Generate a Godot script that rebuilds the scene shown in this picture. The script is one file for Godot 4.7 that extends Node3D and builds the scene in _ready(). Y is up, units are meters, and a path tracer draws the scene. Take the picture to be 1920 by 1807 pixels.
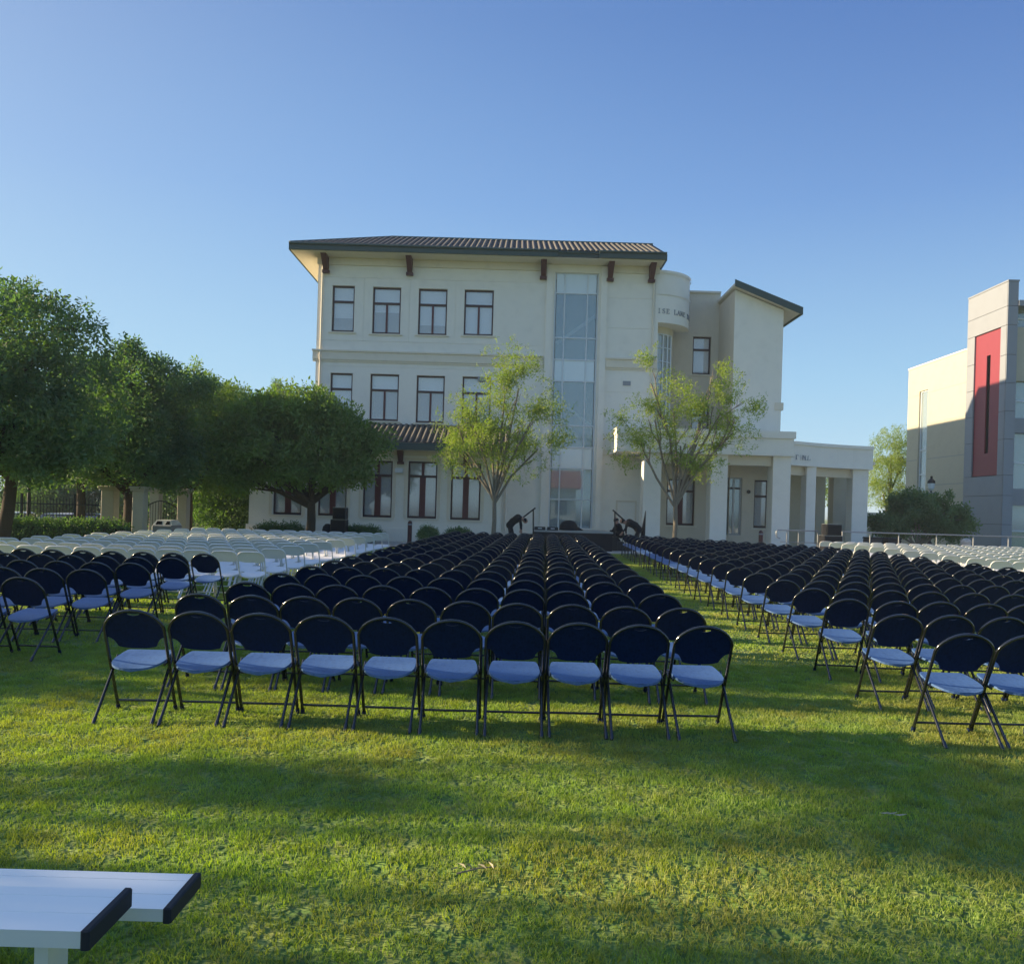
extends Node3D
# A lawn set with rows of folding chairs in front of a cream campus building.

const FOCAL := 1550.0   # in photograph pixels
const EYE := 1.62
const ROLL := 0.029
const WALL := 38.7      # metres from the camera to the main facade

class Shape:
	var v := PackedVector3Array()
	var n := PackedVector3Array()
	var col := PackedColorArray()
	func tri(a: Vector3, b: Vector3, c: Vector3) -> void:
		# a, b, c run counter-clockwise seen from the front
		var m := (b - a).cross(c - a).normalized()
		v.append(a); v.append(c); v.append(b)
		n.append(m); n.append(m); n.append(m)
	func tri_n(a: Vector3, b: Vector3, c: Vector3, na: Vector3, nb: Vector3, nc: Vector3) -> void:
		v.append(a); v.append(c); v.append(b)
		n.append(na); n.append(nc); n.append(nb)
	func quad(a: Vector3, b: Vector3, c: Vector3, d: Vector3) -> void:
		tri(a, b, c); tri(a, c, d)
	func quad_n(a: Vector3, b: Vector3, c: Vector3, d: Vector3, na: Vector3, nb: Vector3, nc: Vector3, nd: Vector3) -> void:
		tri_n(a, b, c, na, nb, nc); tri_n(a, c, d, na, nc, nd)
	func hexa(p: Array) -> void:
		# p: bottom four counter-clockwise from above (0-3), then the top four (4-7)
		quad(p[3], p[2], p[1], p[0]); quad(p[4], p[5], p[6], p[7])
		for i in 4:
			var j := (i + 1) % 4
			quad(p[i], p[j], p[j + 4], p[i + 4])
	func box(lo: Vector3, hi: Vector3) -> Shape:
		hexa([Vector3(lo.x, lo.y, hi.z), Vector3(hi.x, lo.y, hi.z), Vector3(hi.x, lo.y, lo.z), Vector3(lo.x, lo.y, lo.z), Vector3(lo.x, hi.y, hi.z), Vector3(hi.x, hi.y, hi.z), Vector3(hi.x, hi.y, lo.z), Vector3(lo.x, hi.y, lo.z)])
		return self
	func soft_box(lo: Vector3, hi: Vector3, e: float) -> Shape:
		# a box with chamfered vertical and top edges
		var rings := []
		for k in [[0.0, lo.y], [0.0, hi.y - e], [e, hi.y]]:
			var g: float = k[0]
			var y: float = k[1]
			rings.append([Vector3(lo.x + e, y, hi.z - g), Vector3(hi.x - e, y, hi.z - g), Vector3(hi.x - g, y, hi.z - e), Vector3(hi.x - g, y, lo.z + e), Vector3(hi.x - e, y, lo.z + g), Vector3(lo.x + e, y, lo.z + g), Vector3(lo.x + g, y, lo.z + e), Vector3(lo.x + g, y, hi.z - e)])
		for k in 2:
			for i in 8:
				var j := (i + 1) % 8
				quad(rings[k][i], rings[k][j], rings[k + 1][j], rings[k + 1][i])
		for i in range(1, 7):
			tri(rings[2][0], rings[2][i], rings[2][i + 1])
			tri(rings[0][0], rings[0][i + 1], rings[0][i])
		return self
	func tube(pts: Array, radii: Array, sides: int = 8, caps: bool = true) -> Shape:
		var count := pts.size()
		var rings := []
		var normals := []
		var up := Vector3.UP
		for i in count:
			var a: Vector3 = pts[maxi(i - 1, 0)]
			var b: Vector3 = pts[mini(i + 1, count - 1)]
			var t := (b - a).normalized()
			if i == 0:
				up = Vector3.RIGHT if absf(t.y) > 0.9 else Vector3.UP
			var s := t.cross(up).normalized()
			up = s.cross(t).normalized()
			var r: float = radii[mini(i, radii.size() - 1)]
			var ring := []
			var rn := []
			for k in sides:
				var w := TAU * k / sides
				var d := s * cos(w) + up * sin(w)
				ring.append(pts[i] + d * r); rn.append(d)
			rings.append(ring); normals.append(rn)
		for i in count - 1:
			for k in sides:
				var j := (k + 1) % sides
				quad_n(rings[i][j], rings[i][k], rings[i + 1][k], rings[i + 1][j], normals[i][j], normals[i][k], normals[i + 1][k], normals[i + 1][j])
		if caps:
			for k in sides:
				var j := (k + 1) % sides
				tri(pts[0], rings[0][k], rings[0][j])
				tri(pts[count - 1], rings[count - 1][j], rings[count - 1][k])
		return self
	func lathe(at: Vector3, profile: Array, sides: int = 14) -> Shape:
		# profile: [radius, height] from the bottom up
		for i in profile.size() - 1:
			var r0: float = profile[i][0]
			var y0: float = profile[i][1]
			var r1: float = profile[i + 1][0]
			var y1: float = profile[i + 1][1]
			for k in sides:
				var a := TAU * k / sides
				var b := TAU * (k + 1) / sides
				var da := Vector3(cos(a), 0, -sin(a))
				var db := Vector3(cos(b), 0, -sin(b))
				var slope := Vector3.UP * (r0 - r1)
				var na := (da * (y1 - y0) + slope).normalized()
				var nb := (db * (y1 - y0) + slope).normalized()
				quad_n(at + da * r0 + Vector3.UP * y0, at + db * r0 + Vector3.UP * y0, at + db * r1 + Vector3.UP * y1, at + da * r1 + Vector3.UP * y1, na, nb, nb, na)
		return self
	func mesh(m: Material) -> ArrayMesh:
		var out := ArrayMesh.new()
		add_to(out, m)
		return out
	func add_to(out: ArrayMesh, m: Material) -> void:
		var a := []
		a.resize(Mesh.ARRAY_MAX)
		a[Mesh.ARRAY_VERTEX] = v
		a[Mesh.ARRAY_NORMAL] = n
		if col.size() == v.size():
			a[Mesh.ARRAY_COLOR] = col
		out.add_surface_from_arrays(Mesh.PRIMITIVE_TRIANGLES, a)
		out.surface_set_material(out.get_surface_count() - 1, m)

var M := {}
var rng := RandomNumberGenerator.new()
var taken := {}

# ---------------------------------------------------------------- helpers
func pt(x: float, y: float, d: float) -> Vector3:
	# the point d metres in front of the camera that a photograph pixel looks at
	var u := x - 960.0
	var w := y - 954.0
	var right := u * cos(ROLL) + w * sin(ROLL)
	var down := -u * sin(ROLL) + w * cos(ROLL)
	return Vector3(right * d / FOCAL, EYE - down * d / FOCAL, -d)

func numbered(called: String) -> String:
	if not taken.has(called):
		taken[called] = 0
		return called
	taken[called] += 1
	return "%s_%03d" % [called, taken[called]]

func tag(o: Node, label: String, category: String, group: String = "") -> void:
	o.set_meta("label", label)
	o.set_meta("category", category)
	if group != "":
		o.set_meta("group", group)

func thing(called: String, label: String, category: String, at: Vector3 = Vector3.ZERO, turn: float = 0.0, group: String = "") -> Node3D:
	var o := Node3D.new()
	o.name = numbered(called)
	add_child(o)
	o.position = at
	o.rotation.y = turn
	tag(o, label, category, group)
	return o

func part(called: String, mesh: Mesh, parent: Node3D, at: Transform3D = Transform3D.IDENTITY) -> MeshInstance3D:
	var o := MeshInstance3D.new()
	o.name = called
	o.mesh = mesh
	o.transform = at
	parent.add_child(o, true)
	return o

func solo(called: String, mesh: Mesh, label: String, category: String, at: Vector3 = Vector3.ZERO, group: String = "") -> MeshInstance3D:
	var o := part(numbered(called), mesh, self)
	o.position = at
	tag(o, label, category, group)
	return o

func structure(called: String, mesh: Mesh) -> MeshInstance3D:
	var o := part(numbered(called), mesh, self)
	o.set_meta("kind", "structure")
	return o

func noise_texture(freq: float, octaves: int, ramp: Array, seed_value: int, normal: float = 0.0, size: int = 512) -> NoiseTexture2D:
	var f := FastNoiseLite.new()
	f.noise_type = FastNoiseLite.TYPE_SIMPLEX
	f.seed = seed_value
	f.frequency = freq
	f.fractal_octaves = octaves
	var t := NoiseTexture2D.new()
	t.width = size; t.height = size
	t.seamless = true
	t.noise = f
	if normal > 0.0:
		t.as_normal_map = true
		t.bump_strength = normal
	else:
		var g := Gradient.new()
		var offs := PackedFloat32Array()
		var cols := PackedColorArray()
		for i in ramp.size():
			offs.append(float(i) / (ramp.size() - 1))
			cols.append(ramp[i])
		g.offsets = offs
		g.colors = cols
		t.color_ramp = g
	return t

func mat(c: Color, rough: float = 0.8, metal: float = 0.0) -> StandardMaterial3D:
	# c is a linear base colour
	var m := StandardMaterial3D.new()
	m.albedo_color = c.linear_to_srgb()
	m.roughness = rough
	m.metallic = metal
	return m

func surfaced(c: Color, rough: float, color_map: Texture2D, normal_map: Texture2D, scale: float, depth: float = 0.5) -> StandardMaterial3D:
	var m := mat(c, rough)
	m.uv1_triplanar = true
	m.uv1_world_triplanar = true
	m.uv1_scale = Vector3.ONE * scale
	if color_map:
		m.albedo_texture = color_map
	if normal_map:
		m.normal_enabled = true
		m.normal_texture = normal_map
		m.normal_scale = depth
	return m

func grey(a: float) -> Color:
	return Color(a, a, a)

func make_materials() -> void:
	var mottle := noise_texture(0.006, 5, [grey(0.97), grey(0.99), grey(1.0), grey(0.985)], 11)
	var bumps := noise_texture(0.09, 4, [], 12, 3.0)
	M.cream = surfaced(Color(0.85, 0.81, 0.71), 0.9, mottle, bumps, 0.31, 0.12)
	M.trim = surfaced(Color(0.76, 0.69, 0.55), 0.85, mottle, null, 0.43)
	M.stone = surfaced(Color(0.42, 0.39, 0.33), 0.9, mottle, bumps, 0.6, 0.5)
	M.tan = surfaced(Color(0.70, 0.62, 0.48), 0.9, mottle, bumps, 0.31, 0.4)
	M.white_wall = surfaced(Color(0.80, 0.77, 0.70), 0.85, mottle, bumps, 0.27, 0.3)
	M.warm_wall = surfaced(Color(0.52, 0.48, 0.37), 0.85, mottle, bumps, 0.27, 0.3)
	M.panel = surfaced(Color(0.265, 0.285, 0.315), 0.6, mottle, null, 0.23)
	M.joint = mat(Color(0.12, 0.12, 0.12), 0.9)
	M.red_panel = surfaced(Color(0.25, 0.036, 0.052), 0.55, mottle, null, 0.4)
	M.fascia = mat(Color(0.034, 0.068, 0.062), 0.5)
	M.roof = mat(Color(0.028, 0.030, 0.026), 0.8)  # near black: shade in the gaps between ribs put into the colour
	M.tile = surfaced(Color(0.145, 0.135, 0.115), 0.8, noise_texture(0.02, 4, [grey(0.6), grey(1.0), grey(0.85)], 14), null, 0.8)
	M.bracket = mat(Color(0.075, 0.022, 0.022), 0.6)
	M.frame = mat(Color(0.050, 0.022, 0.022), 0.5)
	M.red_frame = mat(Color(0.095, 0.022, 0.024), 0.5)
	M.white_metal = mat(Color(0.68, 0.72, 0.74), 0.45)
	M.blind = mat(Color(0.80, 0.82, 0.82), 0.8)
	M.curtain = mat(Color(0.30, 0.32, 0.33), 0.9)
	M.inside = mat(Color(0.42, 0.40, 0.36), 0.9)
	M.glass = mat(Color(0.88, 0.90, 0.90), 0.02, 0.20)
	M.glass.transparency = BaseMaterial3D.TRANSPARENCY_ALPHA
	M.glass.albedo_color.a = 0.15
	M.dark_glass = mat(Color(0.56, 0.68, 0.71), 0.02, 0.24)
	M.dark_glass.transparency = BaseMaterial3D.TRANSPARENCY_ALPHA
	M.dark_glass.albedo_color.a = 0.20
	M.spandrel = mat(Color(0.68, 0.75, 0.76), 0.15, 0.1)
	M.concrete = surfaced(Color(0.52, 0.50, 0.46), 0.9, noise_texture(0.02, 5, [grey(0.75), grey(1.0), grey(0.9)], 15), null, 0.25)
	M.black_plastic = surfaced(Color(0.006, 0.018, 0.072), 0.5, noise_texture(0.015, 5, [grey(0.6), grey(1.0), grey(0.8)], 24), noise_texture(0.3, 2, [], 25, 1.5, 256), 2.3, 0.2)
	M.black_plastic.metallic_specular = 0.3
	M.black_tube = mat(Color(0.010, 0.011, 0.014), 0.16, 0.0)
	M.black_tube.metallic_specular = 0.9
	M.seat = surfaced(Color(0.080, 0.165, 0.36), 0.40, noise_texture(0.02, 5, [grey(0.82), grey(1.0), grey(0.93)], 20), noise_texture(0.3, 2, [], 23, 1.5, 256), 1.9, 0.15)
	M.white_plastic = mat(Color(0.83, 0.82, 0.78), 0.45)
	M.black_paint = mat(Color(0.012, 0.012, 0.014), 0.55)
	M.cloth = mat(Color(0.010, 0.011, 0.015), 0.9)
	M.grey_metal = mat(Color(0.33, 0.34, 0.34), 0.4, 0.6)
	M.iron = mat(Color(0.012, 0.013, 0.014), 0.6)
	M.aluminium = surfaced(Color(0.94, 0.95, 0.92), 0.32, null, null, 1.0)
	M.aluminium.metallic = 0.3
	M.rubber = surfaced(Color(0.016, 0.018, 0.024), 0.7, null, noise_texture(0.2, 2, [], 16, 2.0, 256), 8.0, 0.3)
	M.bark = surfaced(Color(0.085, 0.062, 0.045), 0.95, noise_texture(0.03, 4, [grey(0.5), grey(1.0), grey(0.7)], 17), bumps, 2.0, 0.8)
	M.pale_bark = surfaced(Color(0.27, 0.23, 0.17), 0.9, noise_texture(0.03, 4, [grey(0.6), grey(1.0), grey(0.8)], 18), bumps, 2.0, 0.6)
	M.brick = surfaced(Color(0.20, 0.085, 0.065), 0.9, mottle, bumps, 0.4, 0.5)
	M.red_tiles = surfaced(Color(0.36, 0.11, 0.06), 0.85, mottle, null, 0.5)
	M.asphalt = mat(Color(0.06, 0.06, 0.062), 0.9)
	M.car_paint = mat(Color(0.62, 0.64, 0.66), 0.25)
	M.car_paint.clearcoat_enabled = true
	M.skin = mat(Color(0.42, 0.24, 0.17), 0.6)
	M.straw = mat(Color(0.42, 0.38, 0.28), 0.9)
	M.brass = mat(Color(0.75, 0.6, 0.3), 0.3, 0.8)
	for k in [["leaf_dark", Color(0.17, 0.26, 0.14), Color(0.88, 1.0, 0.42)], ["leaf_light", Color(0.36, 0.45, 0.105), Color(0.92, 1.0, 0.32)], ["leaf_mid", Color(0.20, 0.30, 0.100), Color(0.92, 1.0, 0.34)], ["grass", Color(0.38, 0.455, 0.13), Color(0.95, 1.0, 0.28)]]:
		var m := mat(k[1], 0.65)
		m.vertex_color_use_as_albedo = true
		m.backlight_enabled = true
		m.backlight = k[2]
		m.cull_mode = BaseMaterial3D.CULL_DISABLED
		M[k[0]] = m

# ---------------------------------------------------------------- camera, sky, sun
func make_view() -> void:
	var cam := Camera3D.new()
	cam.name = "camera"
	cam.projection = Camera3D.PROJECTION_FRUSTUM
	cam.near = 0.1
	cam.far = 2000.0
	cam.size = 1807.0 / FOCAL * cam.near
	cam.frustum_offset = Vector2(0, (954.0 - 903.5) / FOCAL * cam.near)
	cam.position = Vector3(0, EYE, 0)
	cam.rotation = Vector3(0, 0, ROLL)
	add_child(cam)
	cam.current = true
	var to_sun := Vector3(-1.0, SUN_RISE, SUN_AHEAD).normalized()
	var e := Environment.new()
	e.background_mode = Environment.BG_SKY
	e.tonemap_mode = Environment.TONE_MAPPER_LINEAR
	e.tonemap_exposure = EXPOSURE
	e.sdfgi_enabled = true
	e.ssao_enabled = true
	e.ssil_enabled = true
	e.fog_enabled = true
	e.fog_density = 0.0007
	e.fog_light_color = Color8(214, 226, 232)
	var sky := Sky.new()
	var pano := PanoramaSkyMaterial.new()
	pano.panorama = ImageTexture.create_from_image(sky_image(to_sun))
	sky.sky_material = pano
	e.sky = sky
	var w := WorldEnvironment.new()
	w.name = "daylight"
	w.environment = e
	add_child(w)
	var sun := DirectionalLight3D.new()
	sun.name = "sun"
	sun.light_energy = SUN_ENERGY
	sun.light_color = Color(1.0, 0.90, 0.74)
	sun.light_angular_distance = 0.55
	sun.shadow_enabled = true
	add_child(sun)
	sun.look_at_from_position(to_sun * 100.0, Vector3.ZERO)

const SUN_RISE := 0.30
const SUN_AHEAD := -0.10
const SUN_ENERGY := 1.6
const EXPOSURE := 2.1
const SKY := 1.05

func sky_image(to_sun: Vector3) -> Image:
	var stops := [[0.0, Color8(194, 227, 242)], [9.0, Color8(162, 206, 238)], [20.0, Color8(126, 171, 224)], [31.0, Color8(97, 140, 201)], [60.0, Color8(84, 127, 191)], [90.0, Color8(82, 124, 188)]]
	var im := Image.create(512, 256, false, Image.FORMAT_RGBF)
	for j in 256:
		var el := 90.0 - (j + 0.5) / 256.0 * 180.0
		var base := Color(0.16, 0.17, 0.13)
		if el >= 0.0:
			for k in stops.size() - 1:
				if el >= stops[k][0] and el <= stops[k + 1][0]:
					var ca: Color = stops[k][1]
					var cb: Color = stops[k + 1][1]
					base = ca.srgb_to_linear().lerp(cb.srgb_to_linear(), (el - stops[k][0]) / (stops[k + 1][0] - stops[k][0]))
		var cy := sin(deg_to_rad(el))
		var cr := cos(deg_to_rad(el))
		for i in 512:
			var az := (i + 0.5) / 512.0 * TAU
			var dir := Vector3(sin(az) * cr, cy, -cos(az) * cr)
			var c := base
			if el >= 0.0:
				var g := rad_to_deg(acos(clampf(dir.dot(to_sun), -1.0, 1.0)))
				var w := 0.33 * exp(-g * g / 2500.0)
				c = base.lerp(Color(0.84, 0.93, 0.95), w)
				var away := 1.0 - 0.26 * smoothstep(60.0, 115.0, g) * smoothstep(0.05, 0.5, cy)
				c = Color(c.r * away, c.g * away, c.b * (away * 0.6 + 0.4))
				var halo := 1.6 * exp(-g / 13.0)
				c = Color(c.r + halo, c.g + halo * 0.92, c.b + halo * 0.78)
			c = Color(c.r * SKY / EXPOSURE, c.g * SKY / EXPOSURE, c.b * SKY / EXPOSURE)
			im.set_pixel(i, j, c)
	return im

# ---------------------------------------------------------------- ground
func land(x: float, z: float) -> float:
	# the street beyond the fence on the left lies lower than the lawn
	var a := smoothstep(-19.0, -23.0, x) * smoothstep(-20.0, -34.0, z)
	return -0.75 * a

func make_ground() -> void:
	var xs := [-700.0, -200.0, -80.0, -50.0, -40.0, -34.0, -30.0, -27.0, -25.0, -24.0, -23.0, -22.0, -21.0, -20.0, -19.0, -15.0, -8.0, 0.0, 8.0, 16.0, 30.0, 60.0, 200.0, 700.0]
	var zs := [60.0, 20.0, 8.0, 0.0, -8.0, -16.0, -20.0, -23.0, -26.0, -28.0, -30.0, -32.0, -34.0, -40.0, -60.0, -120.0, -300.0, -900.0]
	var s := Shape.new()
	for i in xs.size() - 1:
		for j in zs.size() - 1:
			var x0: float = xs[i]
			var x1: float = xs[i + 1]
			var z0: float = zs[j]
			var z1: float = zs[j + 1]
			s.quad_n(Vector3(x0, land(x0, z0), z0), Vector3(x1, land(x1, z0), z0), Vector3(x1, land(x1, z1), z1), Vector3(x0, land(x0, z1), z1), Vector3.UP, Vector3.UP, Vector3.UP, Vector3.UP)
	var m := surfaced(Color(0.23, 0.275, 0.105), 0.95, noise_texture(0.012, 6, [Color(0.66, 0.68, 0.50), Color(0.76, 0.92, 0.64), Color(0.95, 1.0, 0.8), Color(1.0, 0.95, 0.70)], 21, 0.0, 1024), noise_texture(0.12, 5, [], 22, 6.0), 0.22, 0.9)
	var lawn := structure("lawn", s.mesh(m))
	lawn.name = "lawn"
	# paving in front of the buildings
	structure("pavement", Shape.new().box(Vector3(-12.5, -0.05, -WALL - 1.0), Vector3(34.0, 0.03, -32.0)).mesh(M.concrete))
	structure("street", Shape.new().box(Vector3(-60.0, -0.9, -120.0), Vector3(-23.4, -0.74, -34.5)).mesh(M.asphalt))

func leaf(s: Shape, at: Vector3, along: Vector3, side: Vector3, length: float, width: float) -> void:
	var tip := at + along * length
	var fold := along.cross(side).normalized() * width * 0.25
	var mid := at + along * length * 0.45
	s.tri(at, mid + side * width * 0.5 + fold, tip)
	s.tri(at, tip, mid - side * width * 0.5 + fold)

func random_dir(r: RandomNumberGenerator) -> Vector3:
	var y := r.randf_range(-1.0, 1.0)
	var a := r.randf() * TAU
	var q := sqrt(1.0 - y * y)
	return Vector3(cos(a) * q, y, sin(a) * q)

func copies(called: String, mesh: Mesh, places: Array, colors: Array, parent: Node3D) -> MultiMeshInstance3D:
	var mm := MultiMesh.new()
	mm.transform_format = MultiMesh.TRANSFORM_3D
	mm.use_colors = not colors.is_empty()
	mm.mesh = mesh
	mm.instance_count = places.size()
	for i in places.size():
		mm.set_instance_transform(i, places[i])
		if mm.use_colors:
			mm.set_instance_color(i, colors[i])
	var o := MultiMeshInstance3D.new()
	o.name = called
	o.multimesh = mm
	parent.add_child(o, true)
	return o

func make_grass() -> void:
	var r := RandomNumberGenerator.new()
	r.seed = 5
	var f := FastNoiseLite.new()
	f.seed = 31
	f.frequency = 0.55
	var tufts := []
	for kind in 3:
		var s := Shape.new()
		var spread: float = [0.075, 0.075, 0.16][kind]
		for b in [84, 84, 76][kind]:
			var at := Vector3(r.randf_range(-spread, spread), -0.004, r.randf_range(-spread, spread))
			var h := r.randf_range(0.018, 0.038)
			var w := r.randf_range(0.0014, 0.0026) * (2.8 if kind == 2 else 1.0)
			var lean := Vector3(r.randf_range(-1, 1), 0, r.randf_range(-1, 1)) * h * 0.75
			var side := Vector3(r.randf_range(-1, 1), 0, r.randf_range(-1, 1)).normalized() * w
			var mid := at + Vector3.UP * h * 0.6 + lean * 0.35
			var tip := at + Vector3.UP * h * 0.95 + lean
			s.tri(at - side, at + side, mid + side * 0.8)
			s.tri(at - side, mid + side * 0.8, mid - side * 0.8)
			s.tri(mid - side * 0.8, mid + side * 0.8, tip)
		tufts.append(s.mesh(M.grass))
	var holder := Node3D.new()
	holder.name = "grass"
	holder.set_meta("kind", "stuff")
	holder.set_meta("label", "short mown grass blades covering the lawn between the chairs")
	holder.set_meta("category", "grass")
	add_child(holder)
	var near_places := [[], []]
	var near_colors := [[], []]
	var far_places := []
	var far_colors := []
	for step in 2:
		var z := 1.55 if step == 0 else 9.0
		var pitch := 0.105 if step == 0 else 0.26
		while z < (9.0 if step == 0 else 31.5):
			var half := z * 0.66 + 0.5
			var x := -half
			while x < half:
				var px := x + r.randf_range(-0.5, 0.5) * pitch
				var pz := -z + r.randf_range(-0.5, 0.5) * pitch
				x += pitch
				var dry := f.get_noise_2d(px, pz) * 0.9 + f.get_noise_2d(px * 3.7 + 40.0, pz * 3.7) * 0.5 + 0.18 * smoothstep(-1.0, 4.0, px) - 0.05
				var c := Color(0.86, 1.0, 0.85).lerp(Color(1.14, 0.98, 1.0), clampf(dry * 1.3 + 0.35, 0.0, 1.0))
				var k := r.randf_range(0.72, 1.2)
				c = Color(c.r * k, c.g * k, c.b * k)
				var size := r.randf_range(0.75, 1.2) * (1.0 + f.get_noise_2d(px * 1.4 + 9.0, pz * 1.4) * 0.35)
				var t := Transform3D(Basis(Vector3.UP, r.randf() * TAU).scaled(Vector3(1.0, size, 1.0)), Vector3(px, 0.0, pz))
				if step == 0:
					var which := r.randi() % 2
					near_places[which].append(t); near_colors[which].append(c)
				else:
					far_places.append(t); far_colors.append(c)
			z += pitch
	for k in 2:
		copies("blades", tufts[k], near_places[k], near_colors[k], holder).set_meta("kind", "stuff")
	copies("blades", tufts[2], far_places, far_colors, holder).set_meta("kind", "stuff")
	print("tufts ", near_places[0].size() * 2, " ", far_places.size())

# ---------------------------------------------------------------- buildings
func wall_sheet(s: Shape, x0: float, x1: float, y0: float, y1: float, z: float, holes: Array, depth: float = 0.3) -> void:
	# a wall facing the lawn at z, pierced by holes (Rect2 in x and y), with reveals
	var xs := [x0, x1]
	var ys := [y0, y1]
	for h: Rect2 in holes:
		xs.append(h.position.x); xs.append(h.end.x)
		ys.append(h.position.y); ys.append(h.end.y)
	xs.sort()
	ys.sort()
	for i in xs.size() - 1:
		for j in ys.size() - 1:
			if xs[i + 1] - xs[i] < 0.001 or ys[j + 1] - ys[j] < 0.001:
				continue
			var mid := Vector2((xs[i] + xs[i + 1]) * 0.5, (ys[j] + ys[j + 1]) * 0.5)
			if mid.x < x0 or mid.x > x1 or mid.y < y0 or mid.y > y1:
				continue
			var open := false
			for h: Rect2 in holes:
				if h.has_point(mid):
					open = true
			if not open:
				s.quad(Vector3(xs[i], ys[j], z), Vector3(xs[i + 1], ys[j], z), Vector3(xs[i + 1], ys[j + 1], z), Vector3(xs[i], ys[j + 1], z))
	for h: Rect2 in holes:
		var a := h.position
		var b := h.end
		var q := z - depth
		s.quad(Vector3(a.x, a.y, z), Vector3(a.x, a.y, q), Vector3(a.x, b.y, q), Vector3(a.x, b.y, z))
		s.quad(Vector3(b.x, a.y, q), Vector3(b.x, a.y, z), Vector3(b.x, b.y, z), Vector3(b.x, b.y, q))
		s.quad(Vector3(a.x, a.y, z), Vector3(b.x, a.y, z), Vector3(b.x, a.y, q), Vector3(a.x, a.y, q))
		s.quad(Vector3(a.x, b.y, q), Vector3(b.x, b.y, q), Vector3(b.x, b.y, z), Vector3(a.x, b.y, z))

func px_rect(l: float, r: float, t: float, b: float, d: float) -> Rect2:
	var mx := (l + r) * 0.5
	var my := (t + b) * 0.5
	var a := Vector2(pt(l, my, d).x, pt(mx, b, d).y)
	var e := Vector2(pt(r, my, d).x, pt(mx, t, d).y)
	return Rect2(a, e - a)

func casement(owner_node: Node3D, h: Rect2, z: float, style: String, drop: float) -> void:
	# a window filling the hole h of a wall at z: frame > mullion, transom, pane, blind, sill
	var q := z - 0.14
	var a := h.position
	var b := h.end
	var e := 0.07
	var s := Shape.new()
	s.box(Vector3(a.x + 0.002, a.y + 0.002, q - 0.08), Vector3(a.x + e, b.y - 0.002, q))
	s.box(Vector3(b.x - e, a.y + 0.002, q - 0.08), Vector3(b.x - 0.002, b.y - 0.002, q))
	s.box(Vector3(a.x + e, a.y + 0.002, q - 0.08), Vector3(b.x - e, a.y + e + 0.03, q))
	s.box(Vector3(a.x + e, b.y - e, q - 0.08), Vector3(b.x - e, b.y - 0.002, q))
	var w := part("window", s.mesh(M.frame), owner_node)
	var split := a.y + h.size.y * (0.66 if style != "tall" else 0.74)
	var cx := (a.x + b.x) * 0.5
	var m := 0.045 if style != "tall" else 0.13
	part("transom", Shape.new().box(Vector3(a.x + e, split - 0.05, q - 0.07), Vector3(b.x - e, split + 0.05, q + 0.012)).mesh(M.frame), w)
	if style != "single":
		part("mullion", Shape.new().box(Vector3(cx - m, a.y + e + 0.03, q - 0.07), Vector3(cx + m, split - 0.05, q + 0.016)).mesh(M.red_frame), w)
		if style == "tall":
			part("mullion", Shape.new().box(Vector3(cx - 0.06, split + 0.05, q - 0.07), Vector3(cx + 0.06, b.y - e, q + 0.016)).mesh(M.red_frame), w)
	var halves := [[a.x + e, cx - m], [cx + m, b.x - e]] if style != "single" else [[a.x + e, b.x - e]]
	for p in halves:
		part("pane", Shape.new().box(Vector3(p[0], a.y + e + 0.03, q - 0.045), Vector3(p[1], split - 0.05, q - 0.037)).mesh(M.glass), w)
	part("pane", Shape.new().box(Vector3(a.x + e, split + 0.05, q - 0.045), Vector3(b.x - e, b.y - e, q - 0.037)).mesh(M.glass), w)
	part("sill", Shape.new().box(Vector3(a.x - 0.12, a.y - 0.07, z - 0.02), Vector3(b.x + 0.12, a.y - 0.002, z + 0.06)).mesh(M.trim), w)
	if style == "tall":
		part("curtain", Shape.new().box(Vector3(a.x + e, a.y + 0.12, q - 0.20), Vector3(b.x - e, b.y - e, q - 0.16)).mesh(M.curtain), w)
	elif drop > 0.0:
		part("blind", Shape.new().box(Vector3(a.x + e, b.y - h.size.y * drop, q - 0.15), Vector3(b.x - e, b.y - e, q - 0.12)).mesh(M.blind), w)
	part("room", room_shape(Vector3(a.x - 0.25, a.y - 0.3, q - (1.6 if style == "tall" else 2.6)), Vector3(b.x + 0.25, b.y + 0.15, q - 0.165)).mesh(M.inside), w)

func room_shape(lo: Vector3, hi: Vector3) -> Shape:
	# the inside of a room, open towards the window at hi.z
	var s := Shape.new()
	s.quad(Vector3(lo.x, lo.y, lo.z), Vector3(hi.x, lo.y, lo.z), Vector3(hi.x, hi.y, lo.z), Vector3(lo.x, hi.y, lo.z))
	s.quad(Vector3(lo.x, lo.y, hi.z), Vector3(lo.x, lo.y, lo.z), Vector3(lo.x, hi.y, lo.z), Vector3(lo.x, hi.y, hi.z))
	s.quad(Vector3(hi.x, lo.y, lo.z), Vector3(hi.x, lo.y, hi.z), Vector3(hi.x, hi.y, hi.z), Vector3(hi.x, hi.y, lo.z))
	s.quad(Vector3(lo.x, lo.y, hi.z), Vector3(hi.x, lo.y, hi.z), Vector3(hi.x, lo.y, lo.z), Vector3(lo.x, lo.y, lo.z))
	s.quad(Vector3(lo.x, hi.y, lo.z), Vector3(hi.x, hi.y, lo.z), Vector3(hi.x, hi.y, hi.z), Vector3(lo.x, hi.y, hi.z))
	return s

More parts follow.
